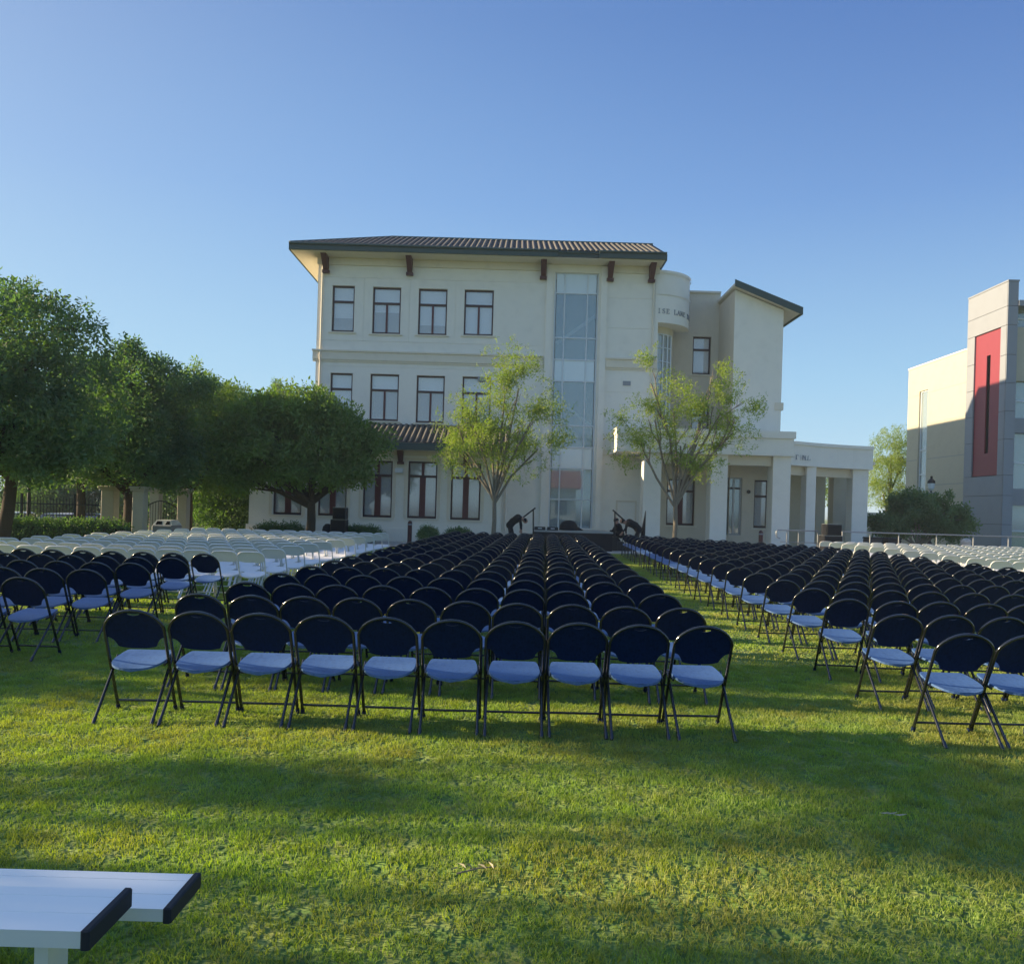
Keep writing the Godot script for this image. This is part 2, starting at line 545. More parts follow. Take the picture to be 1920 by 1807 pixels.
func rib_mesh() -> ArrayMesh:
	# a half-round tile course one metre long down the slope, along +z
	var s := Shape.new()
	for k in 6:
		var a := PI * k / 6.0
		var b := PI * (k + 1) / 6.0
		var pa := Vector3(cos(a) * 0.072, sin(a) * 0.05, 0)
		var pb := Vector3(cos(b) * 0.072, sin(b) * 0.05, 0)
		var f := Vector3(0, 0, 1)
		s.quad_n(pa + f, pa, pb, pb + f, pa.normalized(), pa.normalized(), pb.normalized(), pb.normalized())
		s.tri(Vector3.ZERO + f, pa + f, pb + f)
	return s.mesh(M.tile)

func ribs(roof: Node3D, rib: Mesh, x0: float, x1: float, top: Vector2, low: Vector2, hip_from: float, spacing: float = 0.262) -> void:
	# top and low are (y, z) of the slope; hip_from: x of the left hip's foot, or NAN
	var x := x0
	while x < x1:
		var share := 1.0
		if not is_nan(hip_from):
			share = clampf((x - hip_from) / absf(low.y - top.y), 0.06, 1.0)
		var head := low.lerp(top, share)
		var a := Vector3(x, head.x, head.y)
		var b := Vector3(x, low.x, low.y)
		var l := a.distance_to(b)
		var along := (b - a) / l
		var basis := Basis(Vector3.RIGHT, along.cross(Vector3.RIGHT).normalized(), along)
		basis.z *= l
		part("roof_tile", rib, roof, Transform3D(basis, a + Vector3(0, 0.005, 0)))
		x += spacing

func make_hall() -> void:
	var b := thing("campus_hall", "three-storey cream campus hall with green eaves and a tall glass strip", "building", Vector3(0, 0, 0))
	var z := -WALL
	var xl := pt(597, 500, WALL).x
	var xr := pt(1237, 500, WALL).x
	var wing_z := -36.7
	# --- main block
	var upper := []
	for w in [[622, 664, 535, 622], [698, 751, 538, 626], [784, 838, 541, 628], [870, 925, 543, 629], [618, 660, 699, 786], [693, 747, 701, 789], [780, 833, 704, 793], [866, 920, 706, 796]]:
		upper.append(px_rect(w[0], w[1], w[2], w[3], WALL))
	var gl := pt(1041, 512, WALL).x
	var gr := pt(1124, 512, WALL).x
	var gy := [991.0, 937.0, 878.0, 839.0, 798.0, 714.0, 674.0, 633.0, 549.0, 511.0]
	var levels := []
	for y in gy:
		levels.append(pt(1082, y, WALL).y)
	var bay := Rect2(gl, levels[0], gr - gl, levels[9] - levels[0])
	var eave := 13.12
	var s := Shape.new()
	# control joints: shallow grooves in the stucco
	var joints := []
	for y in [12.2, 9.25, 8.05]:
		joints.append(Rect2(xl + 0.03, y, gl - 0.55 - xl, 0.03))
	for px in [681.0, 767.0, 853.0]:
		joints.append(Rect2(pt(px, 590, WALL).x, 9.28, 0.03, 2.92))
	for y in [11.6, 10.2, 7.2, 5.9]:
		joints.append(Rect2(gr + 0.42, y, xr - gr - 0.45, 0.03))
	wall_sheet(s, xl, xr, -0.1, eave + 0.1, z, upper + [bay] + joints, 0.3)
	for j: Rect2 in joints:
		s.box(Vector3(j.position.x - 0.01, j.position.y - 0.01, z - 0.06), Vector3(j.end.x + 0.01, j.end.y + 0.01, z - 0.018))
	var back := z - 10.3
	s.quad(Vector3(xl, -0.1, back), Vector3(xl, -0.1, z), Vector3(xl, eave, z), Vector3(xl, eave, back))
	s.quad(Vector3(xr, -0.1, z), Vector3(xr, -0.1, back), Vector3(xr, eave, back), Vector3(xr, eave, z))
	s.quad(Vector3(xr, -0.1, back), Vector3(xl, -0.1, back), Vector3(xl, eave, back), Vector3(xr, eave, back))
	part("wall", s.mesh(M.cream), b)
	var drops := [0.68, 0.52, 0.77, 0.95, 1.0, 0.36, 0.36, 0.5]  # the two shortest blinds stand in for sky mirrored in top panes
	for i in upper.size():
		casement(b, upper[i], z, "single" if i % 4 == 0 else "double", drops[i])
	# cornice band and frieze
	for seg in [[xl - 0.14, gl - 0.45], [gr + 0.40, xr]]:
		var band := Shape.new()
		band.box(Vector3(seg[0], 8.36, z - 0.1), Vector3(seg[1], 8.74, z + 0.09))
		band.box(Vector3(seg[0] - 0.03, 8.742, z - 0.1), Vector3(seg[1], 8.82, z + 0.14))
		band.box(Vector3(seg[0], 8.27, z - 0.1), Vector3(seg[1], 8.357, z + 0.05))
		part("cornice", band.mesh(M.trim), b)
		part("frieze", Shape.new().box(Vector3(seg[0] + 0.1, 12.79, z - 0.1), Vector3(seg[1], eave, z + 0.09)).mesh(M.trim), b)
	part("cornice", Shape.new().box(Vector3(gr + 0.3, 4.25, z - 0.1), Vector3(xr + 0.2, 4.5, z + 0.06)).mesh(M.trim), b)
	part("cornice", Shape.new().box(Vector3(-0.4, 4.25, z - 0.1), Vector3(gl - 0.3, 4.5, z + 0.06)).mesh(M.trim), b)
	for x in [gl - 0.24, gr + 0.24]:
		part("pilaster", Shape.new().box(Vector3(x - 0.15, 0.0, z - 0.1), Vector3(x + 0.15, eave - 0.05, z + 0.11)).mesh(M.cream), b)
	for x in [xl + 0.22, xr - 0.25]:
		part("downpipe", Shape.new().tube([Vector3(x, 5.6 if x < 0.0 else 0.6, z + 0.07), Vector3(x, 8.2, z + 0.07), Vector3(x, 8.5, z + 0.2), Vector3(x, 8.9, z + 0.07), Vector3(x, 12.7, z + 0.07)], [0.04], 8).mesh(M.trim), b)
	for x in [-1.6, 5.2]:
		part("vent", Shape.new().box(Vector3(x - 0.18, 7.55, z - 0.02), Vector3(x + 0.18, 7.75, z + 0.03)).mesh(M.panel), b)
	# --- glass strip
	var gz := z - 0.13
	var strip := Shape.new()
	for x in [gl, gr - 0.07]:
		strip.box(Vector3(x, levels[0], gz - 0.1), Vector3(x + 0.07, levels[9], gz + 0.02))
	var glazing := part("window", strip.mesh(M.white_metal), b)
	glazing.set_meta("label", "tall strip of glass panes in white bars")
	var vx := [gl + 0.07, pt(1060, 530, WALL).x, pt(1103, 530, WALL).x, gr - 0.07]
	for k in [1, 2]:
		part("mullion", Shape.new().box(Vector3(vx[k] - 0.028, levels[0], gz - 0.06), Vector3(vx[k] + 0.028, levels[9], gz + 0.025)).mesh(M.white_metal), glazing)
	for y in levels:
		part("transom", Shape.new().box(Vector3(gl + 0.07, y - 0.03, gz - 0.06), Vector3(gr - 0.07, y + 0.03, gz + 0.02)).mesh(M.white_metal), glazing)
	for j in 9:
		for k in 3:
			var lo := Vector3(vx[k] + 0.028, levels[j] + 0.03, gz - 0.03)
			var hi := Vector3(vx[k + 1] - 0.028, levels[j + 1] - 0.03, gz - 0.022)
			part("pane", Shape.new().box(lo, hi).mesh(M.spandrel if j in [2, 5, 8] else M.dark_glass), glazing)
	part("stair_wall", Shape.new().box(Vector3(gl - 0.2, 0, z - 2.6), Vector3(gr + 0.2, eave, z - 2.5)).mesh(M.curtain), glazing)
	part("stair", Shape.new().tube([Vector3(gl + 0.2, 9.6, z - 0.9), Vector3(gr, 11.0, z - 0.9)], [0.09], 6).mesh(M.blind), glazing)
	part("stair", Shape.new().tube([Vector3(gr, 5.6, z - 0.9), Vector3(gl + 0.2, 7.0, z - 0.9)], [0.09], 6).mesh(M.blind), glazing)
	# --- roof
	var ez := z + 1.1
	var el := -10.47
	var er := pt(1250, 480, 37.6).x
	var ridge := Vector2(15.1, z - 2.9)
	var low := Vector2(13.44, ez)
	var hx := el + (ez - ridge.y)
	var mid0 := pt(1046, 480, 37.6).x
	var mid1 := pt(1124, 480, 37.6).x
	var bz := z - 11.2
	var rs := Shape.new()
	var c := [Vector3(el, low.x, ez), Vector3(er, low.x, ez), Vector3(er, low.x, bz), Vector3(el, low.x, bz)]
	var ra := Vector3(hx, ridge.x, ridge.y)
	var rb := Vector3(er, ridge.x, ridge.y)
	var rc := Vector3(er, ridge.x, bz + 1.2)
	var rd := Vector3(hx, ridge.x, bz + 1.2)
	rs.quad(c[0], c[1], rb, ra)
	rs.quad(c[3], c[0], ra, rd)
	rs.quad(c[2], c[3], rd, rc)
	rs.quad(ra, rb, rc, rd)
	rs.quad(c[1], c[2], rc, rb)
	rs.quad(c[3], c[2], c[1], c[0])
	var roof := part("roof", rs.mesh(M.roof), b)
	ribs(roof, rib_mesh(), el + 0.15, er, ridge, low, el)
	part("ridge_cap", Shape.new().tube([ra, rb], [0.09], 8).mesh(M.fascia), roof)
	part("ridge_cap", Shape.new().tube([c[0], ra], [0.08], 8).mesh(M.fascia), roof)
	for seg in [[el, mid0, 0.0], [mid0, mid1, -0.12], [mid1, er, 0.04]]:
		var fz: float = ez + seg[2]
		part("fascia", Shape.new().box(Vector3(seg[0], eave + 0.02, fz - 0.05), Vector3(seg[1] - 0.003, 13.43 + seg[2] * 0.25, fz + 0.06)).mesh(M.fascia), roof)
		part("gutter", Shape.new().tube([Vector3(seg[0], 13.40 + seg[2] * 0.25, fz + 0.09), Vector3(seg[1] - 0.003, 13.40 + seg[2] * 0.25, fz + 0.09)], [0.055], 8).mesh(M.fascia), roof)
	for x in [el, er]:
		part("fascia", Shape.new().box(Vector3(x - 0.05, eave + 0.02, bz), Vector3(x + 0.05, 13.42, ez - 0.06)).mesh(M.fascia), roof)
	part("soffit", Shape.new().box(Vector3(el + 0.052, eave, bz), Vector3(er - 0.052, eave + 0.06, ez - 0.40)).mesh(M.trim), roof)
	part("soffit", Shape.new().box(Vector3(el + 0.052, eave, ez - 0.398), Vector3(mid1 - 0.002, eave + 0.06, ez - 0.06)).mesh(M.trim), roof)
	part("soffit", Shape.new().box(Vector3(mid1, eave, ez - 0.398), Vector3(er - 0.052, eave + 0.06, ez - 0.06)).mesh(M.trim), roof)
	var bm := Shape.new()
	bm.hexa([Vector3(-0.11, -0.62, 0.16), Vector3(0.11, -0.62, 0.16), Vector3(0.11, -0.62, 0.0), Vector3(-0.11, -0.62, 0.0), Vector3(-0.13, 0.0, 0.75), Vector3(0.13, 0.0, 0.75), Vector3(0.13, 0.0, 0.0), Vector3(-0.13, 0.0, 0.0)])
	bm.box(Vector3(-0.16, -0.75, 0.0), Vector3(0.16, -0.62, 0.2))
	var bracket := bm.mesh(M.bracket)
	for x in [610.0, 768.0, 1020.0, 1146.0, 1224.0]:
		part("bracket", bracket, b, Transform3D(Basis.IDENTITY, Vector3(pt(x, 485, 38.4).x, eave - 0.003, z + 0.045)))
	# --- ground-floor wing
	var wl := pt(467, 930, 36.7).x
	var wr := -0.5
	var low_holes := []
	for w in [[512, 566, 858, 965], [596, 650, 860, 967], [680, 735, 863, 970], [764, 819, 865, 972], [845, 901, 868, 975]]:
		low_holes.append(px_rect(w[0], w[1], w[2], w[3], 36.7))
	var ws := Shape.new()
	wall_sheet(ws, wl, wr, -0.1, 4.1, wing_z, low_holes, 0.3)
	ws.quad(Vector3(wr, -0.1, wing_z), Vector3(wr, -0.1, z), Vector3(wr, 4.1, z), Vector3(wr, 4.1, wing_z))
	ws.quad(Vector3(wl, -0.1, z - 12.0), Vector3(wl, -0.1, wing_z), Vector3(wl, 4.1, wing_z), Vector3(wl, 4.1, z - 12.0))
	part("wing_wall", ws.mesh(M.cream), b)
	for h in low_holes:
		casement(b, h, wing_z, "tall", 0.0)
		var arch := Shape.new()
		arch.box(Vector3(h.position.x - 0.16, h.position.y, wing_z - 0.02), Vector3(h.position.x - 0.03, h.end.y + 0.14, wing_z + 0.035))
		arch.box(Vector3(h.end.x + 0.03, h.position.y, wing_z - 0.02), Vector3(h.end.x + 0.16, h.end.y + 0.14, wing_z + 0.035))
		arch.box(Vector3(h.position.x - 0.03, h.end.y + 0.03, wing_z - 0.02), Vector3(h.end.x + 0.03, h.end.y + 0.14, wing_z + 0.035))
		part("window_surround", arch.mesh(M.trim), b)
	part("plinth", Shape.new().box(Vector3(wl - 0.1, 0.0, wing_z - 0.05), Vector3(wr + 0.05, 0.62, wing_z + 0.07)).mesh(M.cream), b)
	part("plinth", Shape.new().box(Vector3(wr + 0.052, 0.0, z - 0.05), Vector3(gl - 0.395, 0.55, z + 0.07)).mesh(M.cream), b)
	part("frieze", Shape.new().box(Vector3(wl, 3.86, wing_z - 0.05), Vector3(wr, 4.04, wing_z + 0.05)).mesh(M.trim), b)
	part("pilaster", Shape.new().box(Vector3(wr - 0.42, 0.622, wing_z - 0.05), Vector3(wr - 0.05, 3.857, wing_z + 0.06)).mesh(M.cream), b)
	part("downpipe", Shape.new().tube([Vector3(wr + 0.2, 0.55, z + 0.08), Vector3(wr + 0.2, 4.2, z + 0.08)], [0.045], 8).mesh(M.cream), b)
	# lower pent roof
	var ptop := Vector2(5.42, z + 0.02)
	var plow := Vector2(4.36, wing_z + 0.85)
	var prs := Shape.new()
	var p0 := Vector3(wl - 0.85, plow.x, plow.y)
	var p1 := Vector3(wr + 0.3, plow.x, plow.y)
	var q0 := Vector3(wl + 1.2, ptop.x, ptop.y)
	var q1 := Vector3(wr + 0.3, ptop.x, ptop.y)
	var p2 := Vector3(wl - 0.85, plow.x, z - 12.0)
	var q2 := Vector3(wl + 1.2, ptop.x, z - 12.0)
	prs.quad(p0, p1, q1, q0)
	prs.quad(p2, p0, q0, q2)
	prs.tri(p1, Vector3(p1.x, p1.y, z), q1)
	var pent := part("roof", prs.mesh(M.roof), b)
	ribs(pent, rib_mesh(), wl - 0.7, wr + 0.25, ptop, plow, wl - 0.85)
	part("fascia", Shape.new().box(Vector3(wl - 0.85, 4.05, plow.y - 0.05), Vector3(wr + 0.32, 4.35, plow.y + 0.05)).mesh(M.fascia), pent)
	part("soffit", Shape.new().box(Vector3(wl - 0.85, 4.042, z), Vector3(wr + 0.3, 4.10, plow.y - 0.052)).mesh(M.trim), pent)
	for x in [-10.6, -7.8, pt(749, 857, 36.2).x, -2.1]:
		part("bracket", bracket, b, Transform3D(Basis.IDENTITY.scaled(Vector3(0.9, 0.78, 0.8)), Vector3(x, 4.04, wing_z + 0.052)))
	part("wall_lamp", Shape.new().box(pt(741, 886, 36.64), pt(755, 878, 36.5)).mesh(M.white_metal), b)
	# service door in the wall beside the glass strip
	var dr := px_rect(1157, 1190, 941, 998, WALL)
	var door := part("door", Shape.new().box(Vector3(dr.position.x, 0.05, z - 0.02), Vector3(dr.end.x, dr.end.y, z + 0.03)).mesh(M.cream), b)
	var df := Shape.new()
	df.box(Vector3(dr.position.x - 0.07, 0.05, z - 0.02), Vector3(dr.position.x - 0.003, dr.end.y + 0.07, z + 0.06))
	df.box(Vector3(dr.end.x + 0.003, 0.05, z - 0.02), Vector3(dr.end.x + 0.07, dr.end.y + 0.07, z + 0.06))
	df.box(Vector3(dr.position.x - 0.003, dr.end.y + 0.003, z - 0.02), Vector3(dr.end.x + 0.003, dr.end.y + 0.07, z + 0.06))
	part("door_frame", df.mesh(M.trim), door)
	part("handle", Shape.new().tube([Vector3(dr.end.x - 0.12, 1.0, z + 0.03), Vector3(dr.end.x - 0.12, 1.0, z + 0.1), Vector3(dr.end.x - 0.24, 1.0, z + 0.1)], [0.015], 6).mesh(M.grey_metal), door)
	make_right_half(b, xr)
	make_portico(b)

func arc_wall(s: Shape, cx: float, cz: float, r: float, y0: float, y1: float, a0: float, a1: float, outward: bool = true, steps: int = 24) -> void:
	for k in steps:
		var a := lerpf(a0, a1, float(k) / steps)
		var c := lerpf(a0, a1, float(k + 1) / steps)
		var da := Vector3(sin(a), 0, cos(a))
		var dc := Vector3(sin(c), 0, cos(c))
		var o := Vector3(cx, 0, cz)
		if outward:
			s.quad_n(o + da * r + Vector3.UP * y0, o + dc * r + Vector3.UP * y0, o + dc * r + Vector3.UP * y1, o + da * r + Vector3.UP * y1, da, dc, dc, da)
		else:
			s.quad_n(o + dc * r + Vector3.UP * y0, o + da * r + Vector3.UP * y0, o + da * r + Vector3.UP * y1, o + dc * r + Vector3.UP * y1, -dc, -da, -da, -dc)

func make_right_half(b: Node3D, xr: float) -> void:
	var z := -WALL
	# drum: a curved parapet over a recessed, curved window
	var r := 1.95
	var cx := xr - 0.15
	var cz := z - r + 0.02
	var y0 := 10.55
	var y1 := 12.98
	var s := Shape.new()
	arc_wall(s, cx, cz, r, y0, y1, 0.0, PI * 0.5)
	arc_wall(s, cx, cz, r + 0.05, 11.86, 11.93, 0.0, PI * 0.5)
	arc_wall(s, cx, cz, r + 0.06, y1 - 0.12, y1 + 0.01, 0.0, PI * 0.5)
	for k in 24:
		var a := PI * 0.5 * k / 24.0
		var c := PI * 0.5 * (k + 1) / 24.0
		var o := Vector3(cx, 0, cz)
		var da := o + Vector3(sin(a), 0, cos(a)) * r
		var dc := o + Vector3(sin(c), 0, cos(c)) * r
		s.tri(o + Vector3.UP * y0, dc + Vector3.UP * y0, da + Vector3.UP * y0)
		s.tri(o + Vector3.UP * y1, da + Vector3.UP * y1, dc + Vector3.UP * y1)
	part("drum", s.mesh(M.cream), b)
	# raised lettering on the drum; too small in the photograph to read for certain
	var font := SystemFont.new()
	font.font_names = PackedStringArray(["Droid Serif"])
	var letters := "ISE LANE ROM"
	var holder := part("lettering", Shape.new().box(Vector3(cx - 0.01, 11.2, cz + r - 0.02), Vector3(cx + 0.01, 11.21, cz + r - 0.01)).mesh(M.trim), b)
	for k in letters.length():
		if letters[k] == " ":
			continue
		var tm := TextMesh.new()
		tm.text = letters[k]
		tm.font = font
		tm.font_size = 32
		tm.pixel_size = 0.0095
		tm.depth = 0.03
		tm.material = M.panel
		var a := lerpf(0.10, 1.30, float(k) / (letters.length() - 1))
		part("letter", tm, holder, Transform3D(Basis(Vector3.UP, a), Vector3(cx, 11.08, cz) + Vector3(sin(a), 0, cos(a)) * (r + 0.012)))
	# recessed core with its window under the drum
	var core := Shape.new()
	arc_wall(core, cx, cz - 0.2, 1.25, 4.4, y0, -0.2, PI * 0.62)
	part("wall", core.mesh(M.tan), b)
	for lvl in [[7.3, 10.2], [4.9, 7.0]]:
		var bars := Shape.new()
		var w := part("window", bars_arc(cx, cz - 0.2, 1.30, lvl[0], lvl[1], 0.02, 0.92), b)
		var gs := Shape.new()
		arc_wall(gs, cx, cz - 0.2, 1.27, lvl[0] + 0.05, lvl[1] - 0.05, 0.03, 0.91)
		part("pane", gs.mesh(M.dark_glass), w)
		var ks := Shape.new()
		arc_wall(ks, cx, cz - 0.2, 1.262, lvl[0], lvl[1], 0.0, 0.95)
		part("room", ks.mesh(M.inside), w)
	# set-back wall with a window
	var sz := z - 2.9
	var sx1 := 10.2
	var hole := px_rect(1299, 1333, 631, 702, -sz)
	var hole2 := px_rect(1296, 1330, 760, 812, -sz)
	var ws := Shape.new()
	wall_sheet(ws, xr - 1.0, sx1, -0.1, 12.75, sz, [hole, hole2], 0.3)
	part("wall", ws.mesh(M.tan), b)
	part("coping", Shape.new().box(Vector3(xr + 1.2, 12.752, sz - 0.4), Vector3(sx1, 12.85, sz + 0.08)).mesh(M.trim), b)
	casement(b, hole, sz, "single", 0.9)
	casement(b, hole2, sz, "single", 0.5)
	# right block with its mono-pitch roof
	var gx0 := pt(1376, 650, WALL).x
	var gx1 := pt(1468, 650, WALL).x
	var top0 := 12.18
	var top1 := 11.30
	var back := z - 21.0
	var g := Shape.new()
	g.quad(Vector3(gx0, 4.2, z), Vector3(gx1, 4.2, z), Vector3(gx1, top1, z), Vector3(gx0, top0, z))
	g.quad(Vector3(gx1, -0.1, z), Vector3(gx1, -0.1, back), Vector3(gx1, top1, back), Vector3(gx1, top1, z))
	g.quad(Vector3(gx1, -0.1, back), Vector3(gx0, -0.1, back), Vector3(gx0, top0, back), Vector3(gx1, top1, back))
	part("wall", g.mesh(M.cream), b)
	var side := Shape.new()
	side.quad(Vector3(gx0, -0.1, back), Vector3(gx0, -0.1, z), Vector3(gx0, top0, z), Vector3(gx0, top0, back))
	part("side_wall", side.mesh(M.tan), b)  # tan, not cream: its warm shade is put into the colour
	part("cornice", Shape.new().box(Vector3(gx1 - 0.3, 6.6, z - 1.0), Vector3(gx1 + 0.1, 6.95, z + 0.05)).mesh(M.trim), b)
	var slope := (top1 - top0) / (gx1 - gx0)
	var rx0 := gx0 - 0.12
	var rx1 := gx1 + 0.68
	var ry0 := top0 + 0.05 - 0.12 * slope
	var ry1 := top0 + 0.05 + slope * (rx1 - gx0)
	var rz0 := z + 0.42
	var rf := Shape.new()
	rf.hexa([Vector3(rx0, ry0, rz0), Vector3(rx1, ry1, rz0), Vector3(rx1, ry1, back), Vector3(rx0, ry0, back), Vector3(rx0, ry0 + 0.12, rz0), Vector3(rx1, ry1 + 0.12, rz0), Vector3(rx1, ry1 + 0.12, back), Vector3(rx0, ry0 + 0.12, back)])
	var roof := part("roof", rf.mesh(M.trim), b)
	var fs := Shape.new()
	fs.hexa([Vector3(rx0 - 0.02, ry0 - 0.04, rz0 + 0.07), Vector3(rx1 + 0.06, ry1 - 0.1, rz0 + 0.07), Vector3(rx1 + 0.06, ry1 - 0.1, rz0 + 0.003), Vector3(rx0 - 0.02, ry0 - 0.04, rz0 + 0.003), Vector3(rx0 - 0.02, ry0 + 0.26, rz0 + 0.07), Vector3(rx1 + 0.06, ry1 + 0.24, rz0 + 0.07), Vector3(rx1 + 0.06, ry1 + 0.24, rz0 + 0.003), Vector3(rx0 - 0.02, ry0 + 0.26, rz0 + 0.003)])
	part("fascia", fs.mesh(M.fascia), roof)
	part("fascia", Shape.new().box(Vector3(rx1 + 0.003, ry1 - 0.1, back), Vector3(rx1 + 0.06, ry1 + 0.24, rz0)).mesh(M.fascia), roof)
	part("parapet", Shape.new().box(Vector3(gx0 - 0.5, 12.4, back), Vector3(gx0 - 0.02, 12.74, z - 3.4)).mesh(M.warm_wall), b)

func bars_arc(cx: float, cz: float, r: float, y0: float, y1: float, a0: float, a1: float) -> ArrayMesh:
	var s := Shape.new()
	for k in 5:
		var a := lerpf(a0, a1, k / 4.0)
		var d := Vector3(cx + sin(a) * r, 0, cz + cos(a) * r)
		s.box(d + Vector3(-0.03, y0, -0.03), d + Vector3(0.03, y1, 0.03))
	for y in [y0, y0 + (y1 - y0) * 0.55, y0 + (y1 - y0) * 0.78, y1]:
		var pts := []
		for k in 9:
			var a := lerpf(a0, a1, k / 8.0)
			pts.append(Vector3(cx + sin(a) * r, y, cz + cos(a) * r))
		s.tube(pts, [0.03], 6)
	return s.mesh(M.white_metal)

func sweep_wall(s: Shape, line: Array, y0: float, y1: float, t: float) -> void:
	# a beam that follows the points of line (Vector2 x, z), t thick towards the back
	for i in line.size() - 1:
		var a: Vector2 = line[i]
		var c: Vector2 = line[i + 1]
		var A := Vector3(a.x, y0, a.y)
		var C := Vector3(c.x, y0, c.y)
		var o := Vector3(0, 0, -t)
		s.hexa([A, C, C + o, A + o, A + Vector3.UP * (y1 - y0), C + Vector3.UP * (y1 - y0), C + o + Vector3.UP * (y1 - y0), A + o + Vector3.UP * (y1 - y0)])

func make_portico(b: Node3D) -> void:
	var z := -WALL
	var fz := -36.3
	var x0 := pt(1157, 830, 36.3).x
	var x1 := pt(1489, 830, 36.3).x
	# canopy: fascia with a stepped cap and a moulding at its foot
	var s := Shape.new()
	var outline := [Vector2(x0, z + 0.02), Vector2(x0, fz), Vector2(x1, fz), Vector2(x1, z + 0.02)]
	for k in [[4.42, 5.05, 0.0], [5.052, 5.36, 0.07], [4.28, 4.418, 0.05]]:
		var g: float = k[2]
		var p := []
		for y in [k[0], k[1]]:
			p.append(Vector3(outline[0].x - g, y, outline[0].y)); p.append(Vector3(outline[1].x - g * 0.4, y, outline[1].y + g)); p.append(Vector3(outline[2].x + g, y, outline[2].y + g)); p.append(Vector3(outline[3].x + g, y, outline[3].y))
		# p: 0..3 bottom, 4..7 top, outline runs left-back, left-front, right-front, right-back
		s.quad(p[0], p[1], p[5], p[4])
		s.quad(p[1], p[2], p[6], p[5])
		s.quad(p[2], p[3], p[7], p[6])
		s.quad(p[3], p[2], p[1], p[0])
		s.quad(p[4], p[5], p[6], p[7])
	part("canopy", s.mesh(M.cream), b)
	# columns
	for c in [[1207, 1240, 900], [1333, 1364, 920], [1449, 1482, 930]]:
		var l := pt(c[0], c[2], 36.4).x
		var r := pt(c[1], c[2], 36.4).x
		var cs := Shape.new()
		cs.box(Vector3(l, 0.42, fz - 0.95), Vector3(r, 4.279, fz - 0.12))
		cs.box(Vector3(l - 0.07, 0.03, fz - 1.02), Vector3(r + 0.07, 0.419, fz - 0.05))
		part("column", cs.mesh(M.cream), b)
	# beams between the columns, set back behind the canopy face
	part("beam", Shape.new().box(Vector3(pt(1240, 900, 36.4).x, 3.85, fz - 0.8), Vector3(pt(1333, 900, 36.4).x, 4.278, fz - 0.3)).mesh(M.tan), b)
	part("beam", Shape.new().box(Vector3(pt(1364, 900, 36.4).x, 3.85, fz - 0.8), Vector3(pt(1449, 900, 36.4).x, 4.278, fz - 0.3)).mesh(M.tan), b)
	# ground-floor wall behind the columns, with windows and doors
	var wx0 := pt(1238, 920, 38.6).x
	var wx1 := pt(1462, 920, 38.6).x
	var wz := -38.75
	var wins := [px_rect(1250, 1303, 898, 985, 38.75), px_rect(1414, 1441, 900, 990, 38.75), px_rect(1362, 1391, 895, 1003, 38.75)]
	var ws := Shape.new()
	wall_sheet(ws, wx0, wx1, 0.0, 4.3, wz, wins, 0.35)
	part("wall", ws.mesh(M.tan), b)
	casement(b, wins[0], wz, "tall", 0.0)
	casement(b, wins[1], wz, "single", 0.0)
	# glass entrance doors
	var d: Rect2 = wins[2]
	var df := Shape.new()
	for x in [d.position.x, d.get_center().x - 0.04, d.end.x - 0.08]:
		df.box(Vector3(x, d.position.y, wz - 0.2), Vector3(x + 0.08, d.end.y, wz - 0.1))
	for y in [d.position.y, d.position.y + 2.15, d.end.y - 0.55, d.end.y - 0.08]:
		df.box(Vector3(d.position.x + 0.08, y, wz - 0.195), Vector3(d.end.x - 0.08, y + 0.09, wz - 0.105))
	var door := part("door", df.mesh(M.grey_metal), b)
	part("pane", Shape.new().box(Vector3(d.position.x + 0.08, d.position.y, wz - 0.16), Vector3(d.end.x - 0.08, d.end.y, wz - 0.15)).mesh(M.dark_glass), door)
	part("room", room_shape(Vector3(d.position.x - 0.25, d.position.y, wz - 3.0), Vector3(d.end.x + 0.25, d.end.y + 0.15, wz - 0.352)).mesh(M.inside), door)
	part("emblem", Shape.new().tube([pt(1404, 922, 38.78), pt(1404, 922, 38.66)], [0.09], 12).mesh(M.black_paint), b)
	# curved colonnade on the right
	var line := []
	for q in [[1482, 37.2], [1500, 37.5], [1520, 37.85], [1545, 38.2], [1570, 38.5], [1600, 38.8], [1638, 39.0]]:
		var p3 := pt(q[0], 850, q[1])
		line.append(Vector2(p3.x, p3.z))
	var cs2 := Shape.new()
	sweep_wall(cs2, line, 4.08, 4.90, 1.1)
	var proud := []
	var lip := []
	for q in line:
		proud.append(q + Vector2(0.0, 0.07)); lip.append(q + Vector2(0.0, 0.05))
	sweep_wall(cs2, proud, 4.902, 5.05, 1.2)
	sweep_wall(cs2, lip, 3.96, 4.078, 1.15)
	part("curved_canopy", cs2.mesh(M.cream), b)
	for c in [[1513, 1531, 37.9], [1600, 1629, 39.0]]:
		var l := pt(c[0], 930, c[2]).x
		var r := pt(c[1], 930, c[2]).x
		var col := Shape.new()
		col.box(Vector3(l, 0.42, -c[2] - 0.8), Vector3(r, 3.958, -c[2] - 0.08))
		col.box(Vector3(l - 0.06, 0.03, -c[2] - 0.86), Vector3(r + 0.06, 0.418, -c[2] - 0.02))
		part("column", col.mesh(M.cream), b)
	var beam_line := []
	for q in line:
		beam_line.append(q + Vector2(0.0, -0.45))
	var bs := Shape.new()
	sweep_wall(bs, beam_line, 3.55, 3.958, 0.4)
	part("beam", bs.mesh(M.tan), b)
	# back of the colonnade: piers with gaps that show light
	for q in [[1482, 1514, 42.5], [1531, 1548, 42.5], [1563, 1588, 42.5]]:
		part("pier", Shape.new().box(Vector3(pt(q[0], 930, q[2]).x, 0.03, -q[2] - 0.7), Vector3(pt(q[1], 930, q[2]).x, 4.2, -q[2])).mesh(M.tan), b)
